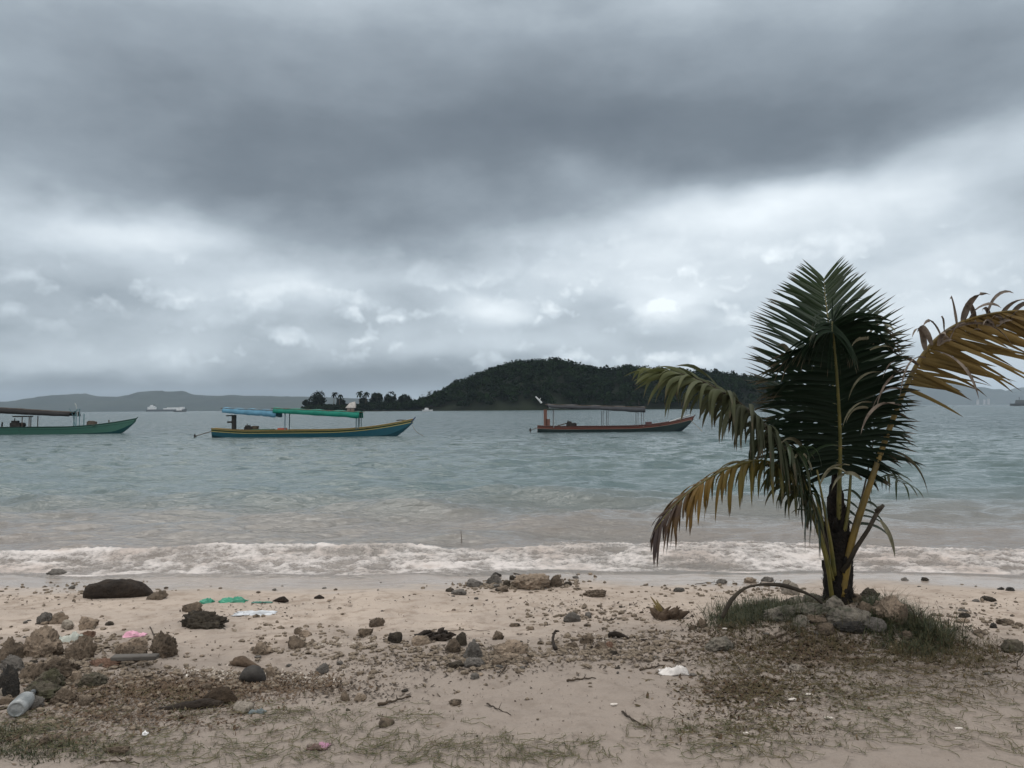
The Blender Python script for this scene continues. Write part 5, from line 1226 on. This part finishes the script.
def rubble(name, patches, size, mats_, label, seed):
    A = scatter(patches); rd = np.random.default_rng(seed); n = len(A); bm_ = bmesh.new(); bmesh.ops.create_icosphere(bm_, subdivisions=1, radius=1); B_ = np.array([v.co[:] for v in bm_.verts]); Fb = np.array([[v.index for v in f.verts] for f in bm_.faces]); bm_.free()
    s = size*rd.uniform(.35, 1.2, n)**1.5; j = 1+rd.normal(0, .22, (n, len(B_), 1)); q = B_[None]*j*(s[:, None, None]*np.stack([rd.uniform(.7, 1.4, n), rd.uniform(.6, 1.1, n), rd.uniform(.35, .75, n)], 1)[:, None])
    a = rd.uniform(0, 6.28, n); c, s_ = np.cos(a)[:, None], np.sin(a)[:, None]; q = np.stack([q[..., 0]*c-q[..., 1]*s_, q[..., 0]*s_+q[..., 1]*c, q[..., 2]], 2)+A[:, None]+np.array([0, 0, 1.])*(s*.2)[:, None, None]
    F = (Fb[None]+(np.arange(n)*len(B_))[:, None, None]).reshape(-1, 3); return tag(mesh_obj(name, q.reshape(-1, 3), F, mats_, smooth=False), label, kind='stuff')
RB = rmat('rubble_mix', [(.05, .04, .032), (.12, .095, .07), (.22, .175, .13), (.09, .07, .055)])
rubble('coral_rubble', [(60, 672, 80, 36, 900), (110, 655, 60, 20, 200), (485, 660, 50, 10, 420), (520, 585, 60, 5, 420), (600, 652, 60, 10, 300), (590, 615, 60, 10, 160), (300, 640, 70, 20, 160), (380, 655, 70, 16, 220), (230, 680, 80, 10, 200), (840, 622, 60, 10, 350), (975, 625, 50, 20, 160), (80, 590, 80, 10, 120), (700, 590, 60, 6, 90), (650, 645, 60, 14, 260), (760, 590, 40, 6, 120)], .022, RB, 'broken coral rubble strewn between the stones', 31)
rubble('coral_rubble', [(300, 665, 330, 40, 420), (650, 630, 300, 30, 160)], .012, RB, 'fine coral rubble over the open beach', 32)
for px, py, w, lab in ((746, 734, 7, 'white sliver of shell below the palm litter'), (959, 729, 8, 'white shell chip alone on the bare right foreground'), (829, 719, 9, 'white flat shell chip in the middle of the creeping grass'), (809, 695, 8, 'pale shell chip, nearer one of two below the white stone'),
                       (793, 700, 11, 'pale flaky shell piece, larger one of two below the white stone'), (614, 706-1, 8, 'thin white shell sliver on bare sand below the white bag'), (725, 640-4, 5, 'tiny white shell on the grey white slab')):
    p = at(px, py); s = p.y/FPX*w/2; V, F = rock_geo(int(px), 2, .3, 3, .05); o = mesh_obj('shell_fragment', V*np.array([2*s, 1.3*s, .5*s]), F, RMW if 'RMW' in globals() else globals().setdefault('RMW', plain('shell', (.66, .60, .54), None, 20))); o.location = p+Vector((0, 0, .004+(.05 if 'slab' in lab else 0))); tag(o, lab, 'shell')
# grass: runners creeping over the sand, and tufts
def grass(name, patches, label, mat_, h=(.015, .038), w=.0020, runner=True, lean=.8, seed=1, bl=(3, 8), rl=(.05, .22)):
    A = scatter(patches); rd = np.random.default_rng(seed); V = []; F = []
    def blade(p, d, l, ww):
        s = np.array([-d[1], d[0], 0.]); s /= np.linalg.norm(s)+1e-6; b = len(V); q = p.copy(); dd = d.copy()
        for k in range(4):
            v = k/3; hw = ww*(1-v)**.7*.5+.0002; V.append(q-s*hw); V.append(q+s*hw)
            dd = dd+np.array([0, 0, -.28*(k+1)])*lean*.6; dd /= np.linalg.norm(dd); q = q+dd*l/3
            q[2] = max(q[2], p[2]-.002)
        for k in range(3): F.append((b+2*k, b+2*k+1, b+2*k+3, b+2*k+2))
    for x, y, z in A:
        if runner:
            a = rd.uniform(0, 6.28); L = rd.uniform(*rl); n = max(3, int(L/.022)); q = np.array([x, y, z+.004]); pth = []
            for i in range(n):
                pth.append(q.copy()); a += rd.normal(0, .38); q = q+np.array([math.cos(a), math.sin(a), 0])*L/n
            g = gz(np.array([p[0] for p in pth]), np.array([p[1] for p in pth]))
            for p, gg in zip(pth, g): p[2] = gg+.005+rd.uniform(0, .008)
            b = len(V)
            for i, p in enumerate(pth):
                d = pth[min(i+1, n-1)]-pth[max(i-1, 0)]; s = np.array([-d[1], d[0], 0]); s = s/(np.linalg.norm(s)+1e-6)*.0014; V.append(p-s); V.append(p+s+np.array([0, 0, .002]))
            for i in range(n-1): F.append((b+2*i, b+2*i+1, b+2*i+3, b+2*i+2))
            for p in pth:
                if rd.random() < .7:
                    for _ in range(rd.integers(1, 3)):
                        d = np.array([rd.normal(), rd.normal(), rd.uniform(.2, 1.6)]); d /= np.linalg.norm(d); blade(p, d, rd.uniform(*h), w)
        else:
            hs = .45+1.3*max(0, float(perlin(x*5, y*7, 3.3))+.25)
            for _ in range(rd.integers(*bl)):
                d = np.array([rd.normal(0, .85), rd.normal(0, .85), 1.]); d /= np.linalg.norm(d)
                blade(np.array([x+rd.normal(0, .012), y+rd.normal(0, .012), z-.003]), d, rd.uniform(*h)*hs*1.15, w*rd.uniform(.6, 1.2))
    o = mesh_obj(name, np.array(V), F, mat_, smooth=False); return tag(o, label, kind='stuff')
G1 = rmat('grass_olive', [(.055, .06, .028), (.085, .085, .04), (.13, .105, .06), (.04, .045, .022)], .7)
G2 = rmat('grass_dark', [(.012, .022, .009), (.024, .036, .013), (.07, .06, .028), (.016, .028, .010)], .7)
G3 = rmat('grass_dry', [(.14, .095, .045), (.085, .07, .03), (.06, .05, .025), (.17, .12, .06)], .8)
grass('creeping_grass', [(260, 715, 90, 12, 150), (330, 745, 110, 16, 200), (470, 752, 80, 14, 120), (560, 752, 70, 12, 110), (90, 748, 90, 18, 150), (30, 730, 50, 20, 150), (665, 728, 40, 8, 45), (720, 745, 70, 16, 90), (800, 735, 110, 22, 150), (940, 720, 90, 24, 140), (850, 700, 80, 14, 130), (400, 715, 60, 10, 40), (1000, 740, 40, 20, 40), (200, 755, 90, 14, 100)],
      'sparse creeping grass runners over the foreground sand', G1, seed=1)
grass('creeping_grass', [(790, 690, 110, 18, 260), (740, 665, 50, 14, 160), (960, 690, 60, 14, 160), (880, 668, 70, 12, 200), (750, 740, 70, 20, 60), (150, 700, 100, 10, 90)], 'dry brownish creeping grass around the palm mound', G3, seed=2)
grass('grass_tuft', [(757, 617, 32, 9, 560), (745, 628, 30, 8, 300), (790, 632, 26, 8, 160)], 'dark green grass tuft under the arched stalk left of the palm', G2, h=(.07, .19), w=.005, runner=False, seed=3, bl=(4, 8))
grass('grass_tuft', [(895, 636, 26, 9, 420), (880, 628, 18, 6, 160), (925, 645, 30, 9, 300)], 'dark green grass tuft growing below the pale tan boulder', G2, h=(.07, .20), w=.005, runner=False, seed=4, bl=(4, 8))
grass('dry_weeds', [(950, 652, 40, 9, 260), (985, 660, 30, 9, 140), (905, 655, 50, 9, 160), (800, 645, 50, 8, 200), (820, 632, 30, 6, 120), (730, 640, 20, 9, 90)], 'brown dry weeds trailing away from the palm mound', G3, h=(.04, .11), w=.0035, runner=False, seed=5, bl=(3, 7))
grass('weed_patch', [(15, 745, 30, 14, 240), (60, 752, 50, 12, 120)], 'dark green weeds at the lower left of the beach', G2, h=(.02, .06), w=.004, runner=False, seed=6)
for i, (px, py, h, lab) in enumerate(((914, 628, .17, 'tall thin weed stem beside the pale tan boulder, behind the dry weeds'), (921, 630, .16, 'forked weed stem standing next to the tall thin one'), (962, 636, .14, 'leaning dark weed stem above the dry weeds'), (1017, 668, .10, 'short upright weed stem near the right frame edge'))):
    p = at(px, py); m = MB()
    m.tube(catmull([(0, 0, 0), (.01, 0, h*.5), (-.03+.03*i, 0, h)], 5), [.0032]*11, 4)
    for k in range(4): m.tube([(0, 0, h*(.3+.15*k)), (random.uniform(-.04, .04), 0, h*(.45+.16*k))], [.002, .0008], 4)
    o = m.build('weed_stem', M_stick); o.location = p; tag(o, lab, 'weed')
